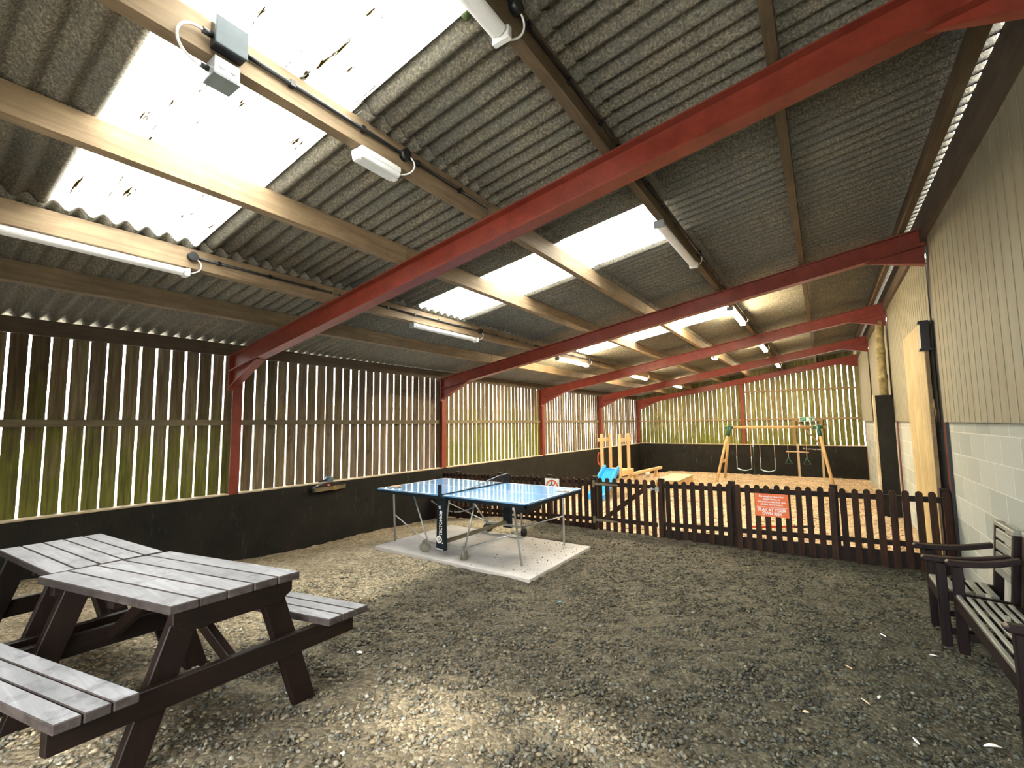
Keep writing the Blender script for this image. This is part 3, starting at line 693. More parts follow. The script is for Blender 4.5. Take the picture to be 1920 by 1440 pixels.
# ================================================================ PICNIC TABLES
def picnic(label, c, ang, skew, LT, wt, zt, a_legs, bench_len, zb=.45, groups='picnic tables set end to end', off=0.):
    gz0 = ground(c[0]+.3, c[1])
    t = thing('picnic_table', label, 'picnic table', (c[0], c[1], gz0), 0, groups)
    U = Vector((math.cos(ang), math.sin(ang), 0)); Vv = Vector((math.cos(skew), math.sin(skew), 0))
    def P(a, b, z): q = U*a+Vv*b; return (q.x, q.y, z)
    def board(mb, a0, a1, b0, b1, z0, z1):
        mb.hexa([P(a0, b0, z0), P(a1, b0, z0), P(a1, b1, z0), P(a0, b1, z0), P(a0, b0, z1), P(a1, b0, z1), P(a1, b1, z1), P(a0, b1, z1)])
    n = 5; bw = wt/n
    for k in range(n):
        mb = MB(); cc = random.uniform(.88, 1.12); mb.tint(cc); j = random.uniform(-.006, .006)
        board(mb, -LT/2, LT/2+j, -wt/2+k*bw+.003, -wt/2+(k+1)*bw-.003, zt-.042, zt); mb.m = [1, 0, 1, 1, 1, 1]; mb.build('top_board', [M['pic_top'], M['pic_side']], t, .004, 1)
    for s in (-1, 1):
        for k in range(3):
            mb = MB(); cc = random.uniform(.88, 1.12); mb.tint(cc); b0 = .445+k*.093
            bb = (b0+.003, b0+.090) if s > 0 else (-b0-.090, -b0-.003)
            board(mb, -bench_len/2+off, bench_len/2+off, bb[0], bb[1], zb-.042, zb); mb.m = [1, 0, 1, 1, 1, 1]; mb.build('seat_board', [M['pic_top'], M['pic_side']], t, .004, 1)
    for a in a_legs:
        sg = 1 if a > 0 else -1
        for s in (-1, 1):
            mb = MB(); g = -.03
            lo, hi = s*.43, s*.19; wv = .062; ax = a-.022; bx = a+.022
            mb.hexa([P(ax, lo-wv, g), P(bx, lo-wv, g), P(bx, lo+wv, g), P(ax, lo+wv, g), P(ax, hi-wv, zt-.043), P(bx, hi-wv, zt-.043), P(bx, hi+wv, zt-.043), P(ax, hi+wv, zt-.043)])
            mb.build('leg', M['pic_dk'], t, .004)
        mb = MB(); q = a+sg*.046; board(mb, q-.022, q+.022, -.70, .70, zb-.045-.115, zb-.045); mb.build('seat_bearer', M['pic_dkx'], t, .004)
        mb = MB(); q = a+sg*.046
        pl = [(-wt/2+.03, zt-.043), (wt/2-.03, zt-.043), (wt/2-.03, zt-.10), (wt/2-.10, zt-.15), (-wt/2+.10, zt-.15), (-wt/2+.03, zt-.10)]
        mb.prism(pl, lambda aa, bb, tq: P(tq, aa, bb), q-.022, q+.022); mb.build('top_bearer', M['pic_dkx'], t, .004)
    mb = MB(); board(mb, -.03, .03, -wt/2+.06, wt/2-.06, zt-.11, zt-.043); mb.build('centre_batten', M['pic_dkx'], t)
    for s, a in zip((-1, 1), a_legs):
        mb = MB(); mb.beam(P(a+s*.02, s*.02, zb-.10), P(s*.04, s*.02, zt-.08), .04, .07, Vv); mb.build('brace', M['pic_dk'], t, .003)
    return t
picnic('nearer dark picnic table, its right end and both bench seats in view', (4.14, 1.12), math.radians(11.5), math.radians(88), 1.19, .64, .755, (-.46, .51), 1.28, off=.03)
picnic('farther dark picnic table by the left wall, abutting the nearer one', (2.985, .985), math.radians(3.5), math.radians(91), 1.07, .56, .75, (-.42, .44), 1.04, off=-.03)

# ================================================================ TABLE TENNIS
TX, TY, ZT = 2.877, 5.522, .81
t = thing('concrete_slab', 'pale square concrete slab under the table tennis table', 'slab', (3.01, 5.45, -.063))
mb = MB(); mb.box(-1.37, -.0, -.84, .84, -.12, .05); mb.box(.004, 1.37, -.84, .84, -.12, .05); mb.build('slab_pad', M['slab'], t, .008, 2)
def tint_d(x, y, rng): v = rng.uniform(.04, .2); return (v, v*.9, v*.7, 1)
_g = ground
def ground(x, y): return -.013
scatter('slab_grit', 900, (2.0, 4.36), (4.63, 6.27), (.004, .014), 'dark grit scattered on the concrete slab around the table legs', 'grit', tint_d, M['stone'],
        lambda x, y, r: r.rand() < .8*math.exp(-((x-4.15)/.42)**2)+.06, (.3, .6), 21)
ground = _g
t = thing('table_tennis_table', 'blue table tennis table standing on the concrete slab', 'table tennis table', (TX, TY, -.013))
H = ZT+.013; LL, WW = 2.74/2, 1.525/2
for s in (-1, 1):
    x0, x1 = (-LL, -.004) if s < 0 else (.004, LL)
    mb = MB(); mb.box(x0, x1, -WW, WW, H-.018, H); tp = mb.build('table_half', M['table'], t); setp(tp, 'blue playing surface')
    mb = MB(); e = .0012
    mb.box(x0, x1, -WW, -WW+.02, H, H+e); mb.box(x0, x1, WW-.02, WW, H, H+e); mb.box(x0, x1, -.0015, .0015, H, H+e)
    xe = x0 if s < 0 else x1-.02; mb.box(xe, xe+.02, -WW+.02, WW-.02, H, H+e); mb.build('white_line', M['wline'], tp)
    mb = MB()
    for yy in (-WW, WW-.02): mb.box(x0, x1, yy, yy+.02, H-.062, H-.018)
    xo = x0 if s < 0 else x1-.02; mb.box(xo, xo+.02, -WW, WW, H-.062, H-.018)
    xi = x1-.03 if s < 0 else x0; mb.box(xi, xi+.03, -WW+.02, WW-.02, H-.055, H-.018); mb.box((x0+x1)/2-.02, (x0+x1)/2+.02, -WW+.02, WW-.02, H-.055, H-.018)
    setp(mb.build('apron', M['navy'], t), 'dark blue-black steel apron')
    for yy in (-1, 1):
        mb = MB(); mb.tube([(s*1.10, yy*.665, H-.045), (s*1.12, yy*.655, H-.10), (s*1.17, yy*.575, .012)], .0145, 10); mb.build('leg', M['galv'], t)
        mb = MB(); mb.tube([((-.80 if s < 0 else .42), yy*.56, H-.05), (s*.345, yy*.70, .14)], .012, 8); mb.build('stay', M['galv'], t)
        mb = MB(); mb.tube([(s*1.135, yy*.62, .42), (s*.38, yy*.72, .16)], .0085, 8); mb.build('brace_rod', M['galv'], t)
for yy in (-1, 1):
    mb = MB(); mb.box(-.40, .40, yy*.74-.02, yy*.74+.02, .13, .165); mb.build('foot_bar', M['galv'], t)
    for sx in (-1, 1):
        mb = MB(); mb.box(sx*.36-.008, sx*.36+.008, yy*.74-.02, yy*.74+.02, .06, .18); fk = mb.build('castor', M['galv'], t)
        for q in (-1, 1):
            mb = MB(); mb.lathe([(0, -.012), (.058, -.012), (.066, -.006), (.066, .006), (.058, .012), (0, .012)], (sx*.36+q*.022, yy*.74, .066), (1, (-1.1 if sx < 0 else .15), 0), 22); setp(mb.build('wheel', M['rubber' if yy < 0 else 'blk'], fk), 'worn grey wheel' if yy < 0 else 'dark wheel')
    mb = MB(); mb.hexa([(-.075, yy*.79-.03, .09), (.09, yy*.79-.03, .09), (.09, yy*.79+.03, .09), (-.075, yy*.79+.03, .09), (-.06, yy*.79-.025, H-.02), (.075, yy*.79-.025, H-.02), (.075, yy*.79+.025, H-.02), (-.06, yy*.79+.025, H-.02)])
    up_ = mb.build('side_panel', M['navy'], t, .012, 2); setp(up_, 'dark panel with white lettering')
    if yy < 0:
        yq = -.8215
        text_mesh('lettering', 'TECTONIC', .068, M['white'], up_, frame_mtx((.02, yq, H*.53), (0, 0.001, 1), (-1, 0, 0)), sx=.86, bold=.002)
        mb = MB(); mb.box(-.06, .0, yq-.001, yq, .100, .114); mb.build('white_mark', M['white'], up_); mb = MB(); mb.box(.008, .062, yq-.001, yq, .100, .107); mb.build('white_mark', M['white'], up_)
        mb = MB()
        def ring(cx, cz, ra, rb, n=24, a0=0, a1=2*PI):
            pts = [(a0+(a1-a0)*k/n) for k in range(n+1)]
            for k in range(n):
                A, B = pts[k], pts[k+1]
                mb.add([(cx+ra*math.cos(A), yq, cz+ra*math.sin(A)), (cx+rb*math.cos(A), yq, cz+rb*math.sin(A)), (cx+rb*math.cos(B), yq, cz+rb*math.sin(B)), (cx+ra*math.cos(B), yq, cz+ra*math.sin(B))], [(0, 1, 2, 3)])
        ring(-.012, .235, .030, .052); ring(-.012, .235, .0, .012); ring(-.012, .235, .018, .024, 14, .6, 5.2)
        mb.build('logo', M['white'], up_); mb = MB(); ring(.02, .60, .0, .026); mb.build('logo', M['white'], up_); mb = MB()
        for k in range(5):
            a = PI/2+k*2*PI/5; mb.add([(.0+.0, yq, .67), (.022*math.cos(a-.35), yq, .67+.022*math.sin(a-.35)), (.03*math.cos(a), yq, .67+.03*math.sin(a)), (.022*math.cos(a+.35), yq, .67+.022*math.sin(a+.35))], [(0, 1, 2, 3)])
        mb.build('logo', M['white'], up_); mb = MB()
        mb.add([(.04, yq, .18), (.065, yq, .19), (.06, yq, .205), (.045, yq, .20)], [(0, 1, 2, 3)])
        mb.build('logo', M['white'], up_)
mb = MB(); mb.box(-.03, .03, -.74, .74, .166, .206); setp(mb.build('central_beam', M['rail'], t), 'pale green-grey beam between the wheel bars')
mb = MB(); mb.box(.62, .86, .05, .45, H-.30, H-.06); setp(mb.build('ball_box', M['blk'], t), 'black box under the table top')
for s in (-1, 1):
    mb = MB(); n = 9
    for k in range(n):
        a = k/n; b = (k+1)/n
        p = lambda q: (s*(.42-.40*q), -.55+.0*q, H-.14-.12*math.sin(PI*q*.5))
        mb.tube([p(a), p(b)], .006 if k % 2 else .009, 5)
    setp(mb.build('chain', M['galv'], t), 'hanging steel chain')
net = thing('table_tennis_net', 'black table tennis net with posts across the blue table', 'net', (TX, TY, ZT))
def nh(y):                                   # height of the slack net along its length
    return .006+.142*sm(-.55, .80, y)**1.2
mb = MB(); ys_ = [-WW+.02+k*(2*WW+.02)/24 for k in range(25)]
for a, b in zip(ys_[:-1], ys_[1:]):
    mb.hexa([(-.003, a, nh(a)-.005), (.003, a, nh(a)-.005), (.003, b, nh(b)-.005), (-.003, b, nh(b)-.005), (-.003, a, nh(a)+.005), (.003, a, nh(a)+.005), (.003, b, nh(b)+.005), (-.003, b, nh(b)+.005)])
mb.build('net_tape', M['grey'], net)
mb = MB()
for k in range(90):
    y = -.5+k*1.29/90; mb.box(-.0009, .0009, y-.0009, y+.0009, .004, nh(y))
for k in range(1, 9):
    for a, b in zip(ys_[8:-1], ys_[9:]): mb.beam((0, a, nh(a)*k/9), (0, b, nh(b)*k/9), .0016, .0016)
mb.build('mesh', M['blk'], net)
mb = MB(); mb.box(-.005, .005, -WW-.02, WW+.02, .001, .016); mb.build('bottom_band', M['navy'], net)
for s in (-1, 1):
    mb = MB(); mb.box(-.018, .018, s*(WW+.06)-.025, s*(WW+.06)+.025, -.06, .15); mb.build('net_post', M['navy'], net, .006)
def bat(label, x, y, rz, m2):
    b = thing('table_tennis_bat', label, 'bat', (x, y, ZT), rz, 'table tennis bats')
    mb = MB(); poly = [(.078*math.cos(2*PI*k/24)*.97, .078*math.sin(2*PI*k/24)) for k in range(24)]
    mb.prism(poly, lambda a, c, q: (a, c, q), .002, .013); mb.build('blade', m2, b)
    mb = MB(); mb.hexa([(-.17, -.014, .002), (-.07, -.012, .002), (-.07, .012, .002), (-.17, .014, .002), (-.17, -.014, .024), (-.07, -.012, .022), (-.07, .012, .022), (-.17, .014, .024)]); mb.build('handle', M['bat'], b, .004)
bat('wooden table tennis bat at the left corner of the blue table', 1.62, 5.02, 3.0, M['bat'])
bat('pale worn table tennis bat near the right end of the blue table', 4.12, 5.93, 2.6, plain('worn_bat_rubber', (.45, .42, .42), .5))

# ================================================================ FENCE
YF = 7.78
def fb(x): return -.215+.115*x/8.5
def ftop(x): return .70+.021*x
def picket_mb(x, wdt, lean=0.):
    mb = MB(); c = random.choice([1.0, 1.15, .75, 1.3, .6, .9]); mb.tint(c, c*random.uniform(.92, 1.1), c*random.uniform(.85, 1.3))
    z0, z1 = fb(x)-.03, ftop(x)+random.uniform(-.006, .006); rr = wdt/2
    poly = [(-rr, z0), (rr, z0)] + [(rr*math.cos(PI*k/8), z1-rr+rr*math.sin(PI*k/8)) for k in range(9)]
    mb.prism(poly, lambda a, b, q: (a+lean*(b-z0), q, b), -.012, .010); return mb
def fence(label, xa, xb, posts, seed):
    random.seed(seed)
    t = thing('picket_fence', label, 'fence', (xa, YF, fb(xa)))
    def sub(mb, name, m):
        mb.v = [(v[0]-xa, v[1], v[2]-fb(xa)) for v in mb.v]; return mb.build(name, m, t)
    n = int(round((xb-xa)/.128))
    for k in range(n):
        x = xa+.045+(xb-xa-.09)*k/(n-1); mb = picket_mb(x, .074, random.uniform(-.008, .008)); mb.v = [(v[0]+x, v[1], v[2]) for v in mb.v]; sub(mb, 'picket', M['fence'])
    for zf, hh in ((lambda x: .615+.0145*x, .07), (lambda x: -.10+.032*x, .065)):
        mb = MB(); mb.hexa([(xa, .012, zf(xa)), (xb, .012, zf(xb)), (xb, .05, zf(xb)), (xa, .05, zf(xa)), (xa, .012, zf(xa)+hh), (xb, .012, zf(xb)+hh), (xb, .05, zf(xb)+hh), (xa, .05, zf(xa)+hh)]); sub(mb, 'rail', M['fencex'])
    mb = MB(); mb.hexa([(xa, .02, fb(xa)-.05), (xb, .02, fb(xb)-.05), (xb, .045, fb(xb)-.05), (xa, .045, fb(xa)-.05), (xa, .02, -.13+.027*xa), (xb, .02, -.13+.027*xb), (xb, .045, -.13+.027*xb), (xa, .045, -.13+.027*xa)]); sub(mb, 'gravel_board', M['fencex'])
    for x in posts:
        mb = MB(); mb.box(x-.045, x+.045, .052, .142, fb(x)-.2, ftop(x)+.03); sub(mb, 'post', M['fencex'])
        mb = MB(); 
    return t
fence('dark picket fence left of the gate, running to the left wall', .06, 3.80, (.45, 1.62, 2.80, 3.76), 3)
fence('dark picket fence right of the gate, running to the right wall', 4.93, 8.555, (4.97, 6.06, 7.36, 8.50), 4)
random.seed(11)
t = thing('picket_gate', 'dark picket gate with olive strap hinges in the middle of the fence', 'gate', (3.85, YF, fb(3.85)))
gx = 3.85; gz = fb(gx)
def gsub(mb, name, m, p=None): mb.v = [(v[0]-gx, v[1], v[2]-gz) for v in mb.v]; return mb.build(name, m, p or t)
for k in range(8):
    x = 3.90+k*.137; mb = picket_mb(x, .076, random.uniform(-.005, .005)); mb.v = [(v[0]+x, v[1], v[2]+.015) for v in mb.v]; gsub(mb, 'picket', M['fence'])
for z in (.655, .035): mb = MB(); mb.box(3.86, 4.90, .012, .05, z, z+.07); gsub(mb, 'rail', M['fencex'])
mb = MB(); mb.beam((3.98, .03, .09), (4.72, .03, .66), .035, .075, (0, 1, 0)); gsub(mb, 'brace', M['fence'])
for z in (.685, .05):
    mb = MB(); mb.hexa([(3.80, -.022, z-.025), (4.24, -.022, z-.010), (4.24, -.013, z-.010), (3.80, -.013, z-.025), (3.80, -.022, z+.025), (4.24, -.022, z+.010), (4.24, -.013, z+.010), (3.80, -.013, z+.025)]); mb.box(3.76, 3.80, -.024, -.012, z-.06, z+.06); setp(gsub(mb, 'strap_hinge', M['rail']), 'olive painted strap hinge')
mb = MB(); mb.tube([(4.76, -.028, .665), (4.92, -.028, .665)], .008, 8); mb.box(4.83, 4.85, -.034, -.012, .635, .695); mb.box(4.90, 4.96, -.034, -.012, .63, .70); setp(gsub(mb, 'latch', M['galv']), 'galvanised bolt latch')
# signs
t = thing('warning_sign', 'orange playground warning sign on the right part of the fence', 'sign', (6.60, YF-.016, .55))
mb = MB(); mb.box(-.215, .215, -.004, .003, -.165, .165); b = mb.build('sign_board', M['orange'], t)
def sl(txt, z, size, bold=.0, sx=1.): text_mesh('lettering', txt, size, M['white'], t, frame_mtx((0, -.0045, z), (1, 0, 0), (0, 0, 1)), bold=bold, sx=sx)
for k, s_ in enumerate(('Parental or guardian', 'supervision is', 'recommended for use', 'of this playground.')): sl(s_, .125-.038*k, .040, .0008, .98)
mb = MB(); mb.box(-.195, .195, -.0055, -.004, -.032, -.027); mb.build('divider_line', M['white'], t)
sl('PLAY AT YOUR', -.070, .062, .0022, .84); sl('OWN RISK', -.122, .062, .0022, .84)
t = thing('prohibition_sign', 'white square prohibition sign with red ring on the left part of the fence', 'sign', (2.92, YF-.016, .575))
mb = MB(); mb.box(-.155, .155, -.004, .003, -.155, .155); mb.build('sign_board', M['white'], t)
mb = MB(); n = 40
for k in range(n):
    A, B = 2*PI*k/n, 2*PI*(k+1)/n; R0, R1 = .105, .132
    mb.add([(R0*math.cos(A), -.006, R0*math.sin(A)), (R1*math.cos(A), -.006, R1*math.sin(A)), (R1*math.cos(B), -.006, R1*math.sin(B)), (R0*math.cos(B), -.006, R0*math.sin(B))], [(0, 1, 2, 3)])
mb.beam((-.08, -.0065, -.08), (.08, -.0065, .08), .001, .022, (0, 1, 0)); mb.build('red_ring', M['ored'], t)
mb = MB()
def q2(a, b): c, s = math.cos(.7), math.sin(.7); return (-.028+a*c-b*s, -.005, .028+a*s+b*c)
def bar(p, q, wv):
    p = Vector(q2(*p)); q = Vector(q2(*q)); mb.beam(p, q, .001, wv, (0, 1, 0))
bar((-.05, 0), (.035, 0), .026); bar((-.045, 0), (-.05, -.04), .010); bar((-.03, 0), (-.028, -.04), .010); bar((.02, 0), (.018, -.04), .010); bar((.033, 0), (.036, -.04), .010); bar((.03, .01), (.05, .035), .018); bar((.045, .035), (.072, .03), .016); bar((-.05, .005), (-.07, .03), .007)
mb.build('pictogram', M['boxdark'], t)

# ================================================================ GARDEN SEATS
def seat(name, label, cat, loc, width, depth, rz=0., nslat=5, tilt=.07, over=.05):
    # local frame: x towards the wall (back), y along the width, z up
    t = thing(name, label, cat, loc, rz)
    h = width/2; sz = .46; az = .685
    for s in (-1, 1):
        mb = MB(); mb.hexa([(.02, s*h-.03, 0), (.085, s*h-.03, 0), (.085, s*h+.03, 0), (.02, s*h+.03, 0), (.02, s*h-.03, az-.01), (.085, s*h-.03, az-.01), (.085, s*h+.03, az-.01), (.02, s*h+.03, az-.01)]); mb.build('front_leg', M['bench'], t, .006)
        mb = MB(); mb.hexa([(depth-.08, s*h-.028, 0), (depth-.02, s*h-.028, 0), (depth-.02, s*h+.028, 0), (depth-.08, s*h+.028, 0), (depth+.0, s*h-.028, .98), (depth+.06, s*h-.028, .98), (depth+.06, s*h+.028, .98), (depth+.0, s*h+.028, .98)]); mb.build('back_leg', M['bench'], t, .006)
        mb = MB(); n = 10; pts = []
        for k in range(n+1):
            q = k/n; x = -over+(depth-.03+over)*q; z = az+.012+tilt*q-.022*math.sin(PI*q); pts.append((x, z))
        prof = [(x, z+.022) for x, z in pts]+[(x, z-.022) for x, z in pts[::-1]]
        prof = [(pts[0][0]-.018, pts[0][1]+.008)] + prof + [(pts[0][0]-.018, pts[0][1]-.010)]
        mb.prism(prof, lambda a, b, qv: (a, qv, b), s*h-.035, s*h+.035); mb.build('arm', M['bench'], t, .010, 2)
        mb = MB(); mb.beam((.05, s*h, .13), (depth-.05, s*h, .13), .03, .05, (0, 1, 0)); mb.build('side_stretcher', M['bench'], t)
        mb = MB(); mb.beam((.05, s*(h-.005), sz-.05), (depth-.05, s*(h-.005), sz-.075), .035, .075, (0, 1, 0)); mb.build('side_rail', M['bench'], t)
    mb = MB(); mb.box(.022, .052, -h+.03, h-.03, sz-.115, sz-.012); mb.build('front_rail', M['bench'], t, .004)
    for k in range(nslat):
        x0 = .028+(depth-.10)*k/nslat; ww = (depth-.10)/nslat-.030; mb = MB(); mb.tint(random.uniform(.85, 1.15)); zq = sz-.020*k/nslat
        mb.box(x0, x0+ww, -h+.032, h-.032, zq-.02, zq); mb.build('seat_slat', M['bslat'], t, .004)
    for k in range(4):
        z = .555+.098*k; x = depth-.045+.08*z/.98; mb = MB(); mb.tint(random.uniform(.85, 1.15)); mb.hexa([(x-.035, -h+.03, z), (x-.015, -h+.03, z), (x-.015, h-.03, z), (x-.035, h-.03, z), (x-.028, -h+.03, z+.075), (x-.008, -h+.03, z+.075), (x-.008, h-.03, z+.075), (x-.028, h-.03, z+.075)]); mb.build('back_slat', M['bslat'], t, .004)
    mb = MB(); x = depth+.03; mb.box(x-.035, x+.01, -h-.03, h+.03, .945, .985); mb.build('top_rail', M['bslat'], t, .006)
    return t
seat('garden_armchair', 'dark stained garden armchair with grey slats by the fence and right wall', 'armchair', (7.99, 5.52, -.09), .46, .50, 0., 5)
seat('garden_bench', 'dark stained garden bench with grey slats cut by the right picture edge', 'bench', (8.075, 4.44, -.075), 1.40, .445, 0.01, 6, .07, .0)

# ================================================================ WALL HEATER AND SMALL OBJECTS
t = thing('wall_heater', 'black domed box with brass grille hanging at the top of the left plinth', 'heater', (0, 4.88, .66))
mb = MB(); n = 12; prof = [(-.33, .03), (-.33, .07)] + [(-.33+.66*k/n, .07+.075*math.sin(PI*k/n)) for k in range(1, n)] + [(.33, .07), (.33, .0), (-.33, .0)]
mb.prism(prof, lambda a, b, q: (q, a, b), .007, .10); mb.build('casing', M['blk'], t, .006)
mb = MB(); mb.box(.10, .104, -.29, .29, .018, .062)
setp(mb.build('grille', M['rail'], t), 'brown grille')
mb = MB(); mb.box(.103, .108, -.31, .31, .008, .014); mb.box(.103, .108, -.31, .31, .066, .070); mb.box(.103, .108, .085, .10, .0, .075); mb.box(.103, .108, .12, .13, .0, .04); mb.box(.103, .108, .29, .305, .03, .085); setp(mb.build('brass_trim', M['brass'], t), 'brass coloured bars')
mb = MB(); mb.box(.100, .103, -.055, .005, .088, .118); setp(mb.build('badge', M['redp'], t), 'small red badge'); mb = MB(); mb.box(.1032, .104, -.04, -.01, .090, .101); mb.build('badge_mark', M['white'], t)
t = thing('round_lid', 'blue-grey round lid with handle lying on the ledge above the black heater', 'lid', (-.075, 4.98, .803))
mb = MB(); mb.lathe([(0, .0), (.068, .0), (.074, .015), (.072, .05), (.060, .075), (.035, .082), (.03, .066), (0, .066)], (0, 0, 0), (0, 0, 1), 24); mb.build('body', M['bluegrey'], t)
mb = MB(); mb.hexa([(-.02, -.22, .002), (.02, -.22, .002), (.03, -.055, .002), (-.03, -.055, .002), (-.015, -.22, .016), (.015, -.22, .016), (.03, -.055, .05), (-.03, -.055, .05)]); mb.build('handle', M['blk'], t, .004)

# litter on the gravel
def bit(name, label, cat, x, y, ln, wd, rz, m, bend=.004):
    t = []; mb = MB(); n = 6
    V = []
    for k in range(n+1):
        q = k/n; hw = wd/2*math.sin(PI*(.08+.84*q)); V += [(-ln/2+ln*q, -hw, bend*4*q*(1-q)+.002), (-ln/2+ln*q, hw, bend*4*q*(1-q)+.002), (-ln/2+ln*q, 0, bend*4*q*(1-q)+.006)]
    F = []
    for k in range(n):
        a = k*3; F += [(a, a+3, a+5, a+2), (a+2, a+5, a+4, a+1), (a, a+1, a+4, a+3)]
    mb.add(V, F); o = mb.build(name, m); o.location = (x, y, ground(x, y)+.014); o.rotation_euler = (0, 0, rz); setp(o, label, cat)
bit('feather', 'large white feather lying on the gravel left of the bench end', 'feather', 7.99, 4.16-.35, .09, .03, .4, M['feather'], .012)
bit('feather', 'small white feather on the gravel before the armchair feet', 'feather', 7.62, 5.21, .06, .02, 2.2, M['feather'])
bit('feather', 'white feather on the gravel right before the armchair', 'feather', 7.92, 5.05, .05, .02, .1, M['feather'])
bit('feather', 'curved white feather lying alone on the dark gravel, right of centre', 'feather', 7.50, 4.0, .05, .018, 1.3, M['feather'])
bit('feather', 'white feather near the bottom edge before the bench', 'feather', 7.63, 3.55, .06, .018, 1.9, M['feather'])
bit('leaf', 'pale dry leaf sliver on the dark gravel, left of the curved feather', 'leaf', 7.35, 4.35, .06, .018, 2.4, M['leaf'])
bit('leaf', 'tan dry leaf sliver on the gravel nearer the bottom edge', 'leaf', 7.42, 3.86, .07, .016, 2.2, M['leaf'])
bit('leaf', 'round dry leaf on the gravel near the bottom centre right', 'leaf', 7.11, 3.42, .035, .03, .3, M['leaf'])
bit('paper_scrap', 'white paper scrap on the gravel right of the picnic table leg', 'scrap', 4.40, 2.24, .05, .03, .3, M['feather'])
bit('plastic_scrap', 'tiny blue plastic scrap on the gravel before the slab', 'scrap', 4.97, 4.25, .03, .025, .9, M['bluebit'])

# ================================================================ PLAYGROUND
def pg(x, y): return ground(x, y)
# slide tower
t = thing('play_tower', 'pale timber play tower holding the top of the blue slide', 'play tower', (2.4, 12.2, -.32))
PO = [(2.14, 12.0), (2.08, 12.75), (2.66, 12.0), (2.63, 12.75)]
for x, y in PO:
    mb = MB(); mb.box(x-2.4-.037, x-2.4+.037, y-12.2-.037, y-12.2+.037, -.1, 1.80); mb.build('post', M['pine_z'], t, .004)
mb = MB(); mb.box(2.08-2.4, 2.74-2.4, -.16, .62, .76, .80); mb.box(2.62-2.4, 2.74-2.4, -.16, .62, .66, .76); mb.build('platform', M['pine_x'], t)
for (a, b) in ((0, 1), (2, 3)):
    xa, ya = PO[a]; xb, yb = PO[b]; mb = MB(); dx = -.05 if a == 0 else .05
    mb.beam((xa-2.4+dx, ya-12.2-.12, 1.63), (xb-2.4+dx, yb-12.2+.1, 1.63), .03, .10, (1, 0, 0)); mb.build('side_rail', M['pine_y'], t)
mb = MB(); mb.beam((2.70-2.4, .10, .45), (2.70-2.4, .5, .78), .04, .06, (1, 0, 0)); mb.beam((2.70-2.4, .45, .1), (2.70-2.4, -.1, .5), .04, .05, (1, 0, 0)); mb.build('brace', M['pine_y'], t)
mb = MB(); mb.tube(bez([(2.10-2.4-.03, -.24, 1.28), (2.10-2.4-.085, -.24, 1.2), (2.10-2.4-.085, -.24, 1.02), (2.10-2.4-.03, -.24, .94)]), .016, 8); setp(mb.build('grab_handle', M['redp'], t), 'red grab handle')
t = thing('slide', 'bright blue plastic slide running down from the timber tower to the fence', 'slide', (2.35, 11.3, -.25))
mb = MB(); n = 16; V = []; F = []
prof = [(-.24, .0), (-.24, .13), (-.20, .15), (-.17, .13), (-.16, .02), (.16, .02), (.17, .13), (.20, .15), (.24, .13), (.24, .0)]
for k in range(n+1):
    q = k/n; y = .72-1.05*q; x = .06-.06*q; z = .70*(1-sm(-.15, 1.1, q)*1.0)+.06
    for a, b in prof: V.append((x+a, y, z+b))
m_ = len(prof)
for k in range(n):
    for j in range(m_): F.append((k*m_+j, k*m_+(j+1) % m_, (k+1)*m_+(j+1) % m_, (k+1)*m_+j))
F.append(tuple(range(m_))); F.append(tuple(range(n*m_, n*m_+m_))[::-1]); mb.add(V, F); mb.build('chute', M['blueslide'], t)
mb = MB(); mb.box(-.18, .30, .70, .78, .70, .78); setp(mb.build('lip', M['blueslide'], t), 'slide lip on the platform')
# balance beam
t = thing('balance_beam', 'low timber balance beam lying beyond the play tower', 'balance beam', (1.66, 17.2, pg(1.66, 17.2)))
mb = MB(); mb.beam((-.10, -1.5, .30), (.10, 1.5, .30), .14, .09, (1, 0, 0)); mb.build('beam', M['pine_y'], t, .006)
for y in (-1.0, 1.0): mb = MB(); mb.box(y*.06-.06, y*.06+.06, y-.05, y+.05, -.05, .255); mb.build('leg', M['pine_z'], t)
t = MB(); t.ball((0, 0, 0), .11, 8); o = t.build('ball', M['feather']); o.location = (1.36, 18.3, pg(1.36, 18.3)+.11+.01); setp(o, 'pale ball lying behind the balance beam', 'ball')
# sandpit box
t = thing('sandpit', 'low timber sandpit box with a board lid on the playground floor', 'sandpit', (3.17, 15.5, pg(3.17, 15.5)))
mb = MB(); mb.box(-.33, .33, -1.0, -.96, -.02, .26); mb.box(-.33, .33, .96, 1.0, -.02, .26); mb.box(-.33, -.29, -.96, .96, -.02, .26); mb.box(.29, .33, -.96, .96, -.02, .26); mb.build('box', M['pine_x'], t)
for k in range(6):
    mb = MB(); mb.tint(random.uniform(.95, 1.1)); mb.box(-.36+k*.12, -.36+k*.12+.118, -1.02, 1.02, .262, .285); mb.build('lid_board', M['ledge'], t)
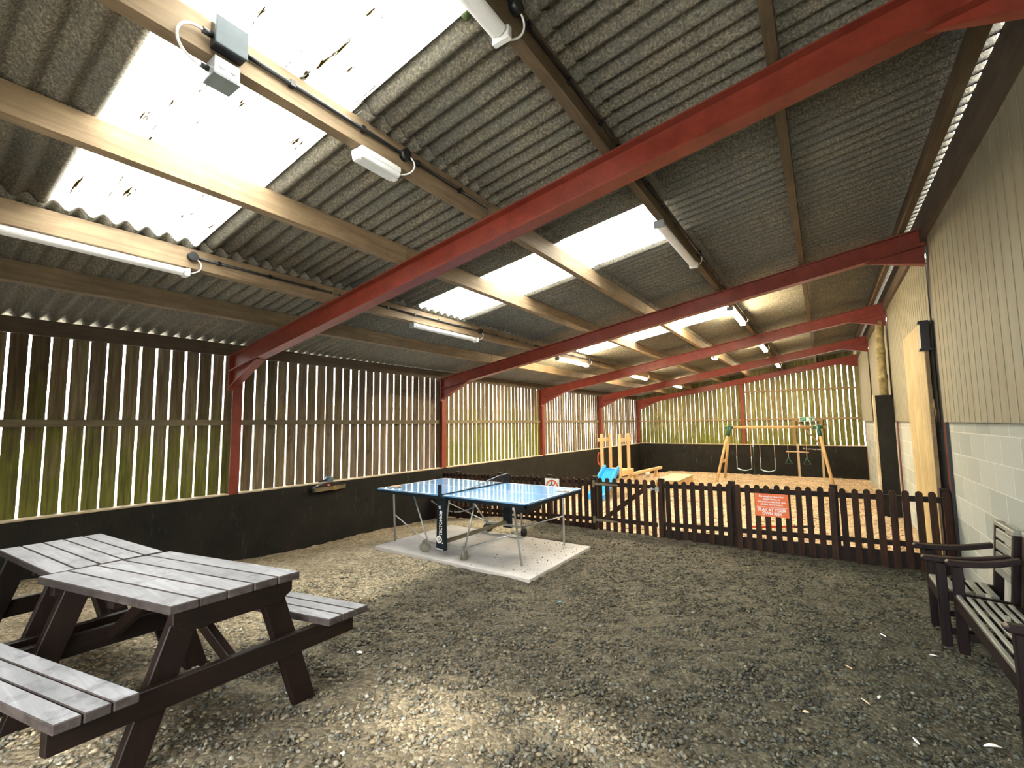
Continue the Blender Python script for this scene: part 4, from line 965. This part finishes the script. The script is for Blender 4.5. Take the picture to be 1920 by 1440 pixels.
# swing set
SY = 18.3; fz = pg(6, SY)
t = thing('swing_set', 'round pole timber swing frame with green corner brackets', 'swing frame', (5.85, SY, fz))
bz = 1.565-fz
mb = MB(); mb.tube([(-1.55, 0, bz), (1.50, 0, bz)], .05, 12); mb.build('top_beam', M['pine_x'], t)
for s, xt, xb in ((-1, -1.42, -1.80), (1, 1.28, 1.60)):
    for q in (-1, 1):
        mb = MB(); mb.tube([(xt, q*.05, bz-.02), (xb, q*.85, -.05)], .045, 10); mb.build('leg', M['pine_z'], t)
    mb = MB(); mb.tube([(xt-.14, 0, bz), (xt+.14, 0, bz)], .066, 12); mb.tube([(xt, -.04, bz), (xt+(xb-xt)*.16, -.16, bz*.84)], .06, 10); mb.tube([(xt, .04, bz), (xt+(xb-xt)*.16, .16, bz*.84)], .06, 10); setp(mb.build('corner_bracket', M['green'], t), 'dark green corner bracket')
    mb = MB(); xm = xt+(xb-xt)*.64; mb.beam((xm, -.60, bz*.36), (xm, .60, bz*.36), .03, .09, (1, 0, 0)); mb.build('cross_brace', M['pine_y'], t)
def swing(label, xa, xb, zs):
    t = thing('swing', label, 'swing', ((xa+xb)/2, SY, zs), 0, 'belt swings'); h = (xb-xa)/2; top = 1.50-zs
    for s in (-1, 1):
        mb = MB(); mb.tube([(s*h, 0, .42), (s*h*.96, 0, top)], .009, 6); mb.build('rope', M['rope'], t)
        mb = MB(); mb.tube([(s*h, 0, .03), (s*h, 0, .45)], .014, 6); setp(mb.build('chain_sleeve', M['grey'], t), 'grey chain sleeve')
    mb = MB(); V = []; F = []; n = 12
    for k in range(n+1):
        q = -1+2*k/n; z = .03-.07*(1-q*q)
        for yy in (-.08, .08):
            for dz in (0, .018): V.append((q*h, yy, z+dz))
    for k in range(n):
        a = k*4; F += [(a, a+4, a+6, a+2), (a+1, a+3, a+7, a+5), (a, a+1, a+5, a+4), (a+2, a+6, a+7, a+3)]
    mb.add(V, F, True); mb.build('belt_seat', M['swingseat'], t)
swing('pale blue belt swing nearer the left leg of the swing frame', 4.63, 5.10, .07)
swing('pale blue belt swing in the middle of the swing frame', 5.38, 5.83, .06)
t = thing('trapeze', 'trapeze bar with two green triangle rings on the swing frame', 'trapeze', (6.50, SY, .73))
mb = MB(); mb.tube([(-.33, 0, .01), (.33, 0, -.01)], .022, 10); mb.build('bar', M['rope'], t)
for s in (-1, 1):
    mb = MB(); mb.tube([(s*.27, 0, 0), (s*.255, 0, .78)], .010, 6); mb.tube([(s*.265, 0, 0), (s*.265, 0, -.2)], .010, 6); mb.build('rope', M['rope'], t)
    mb = MB(); c = s*.265; mb.tube([(c, 0, -.19), (c-.10, 0, -.40), (c+.10, 0, -.40), (c, 0, -.19)], .015, 8); setp(mb.build('triangle_ring', M['green'], t), 'green triangle ring')
# odds behind the fence
x0, y0 = 6.45, 9.6
mb = MB(); mb.tube([(6.10, 9.3, pg(6.1, 9.3)+.05), (6.75, 9.75, pg(6.7, 9.7)+.05)], .02, 8); 
mb.mi = 1; mb.tube([(6.75, 9.75, pg(6.7, 9.7)+.05), (7.05, 9.95, pg(7, 9.9)+.05)], .024, 8)
setp(mb.build('toy_pole', [M['redp'], M['blk']]), 'red and black pole lying on the chips behind the orange sign', 'pole')
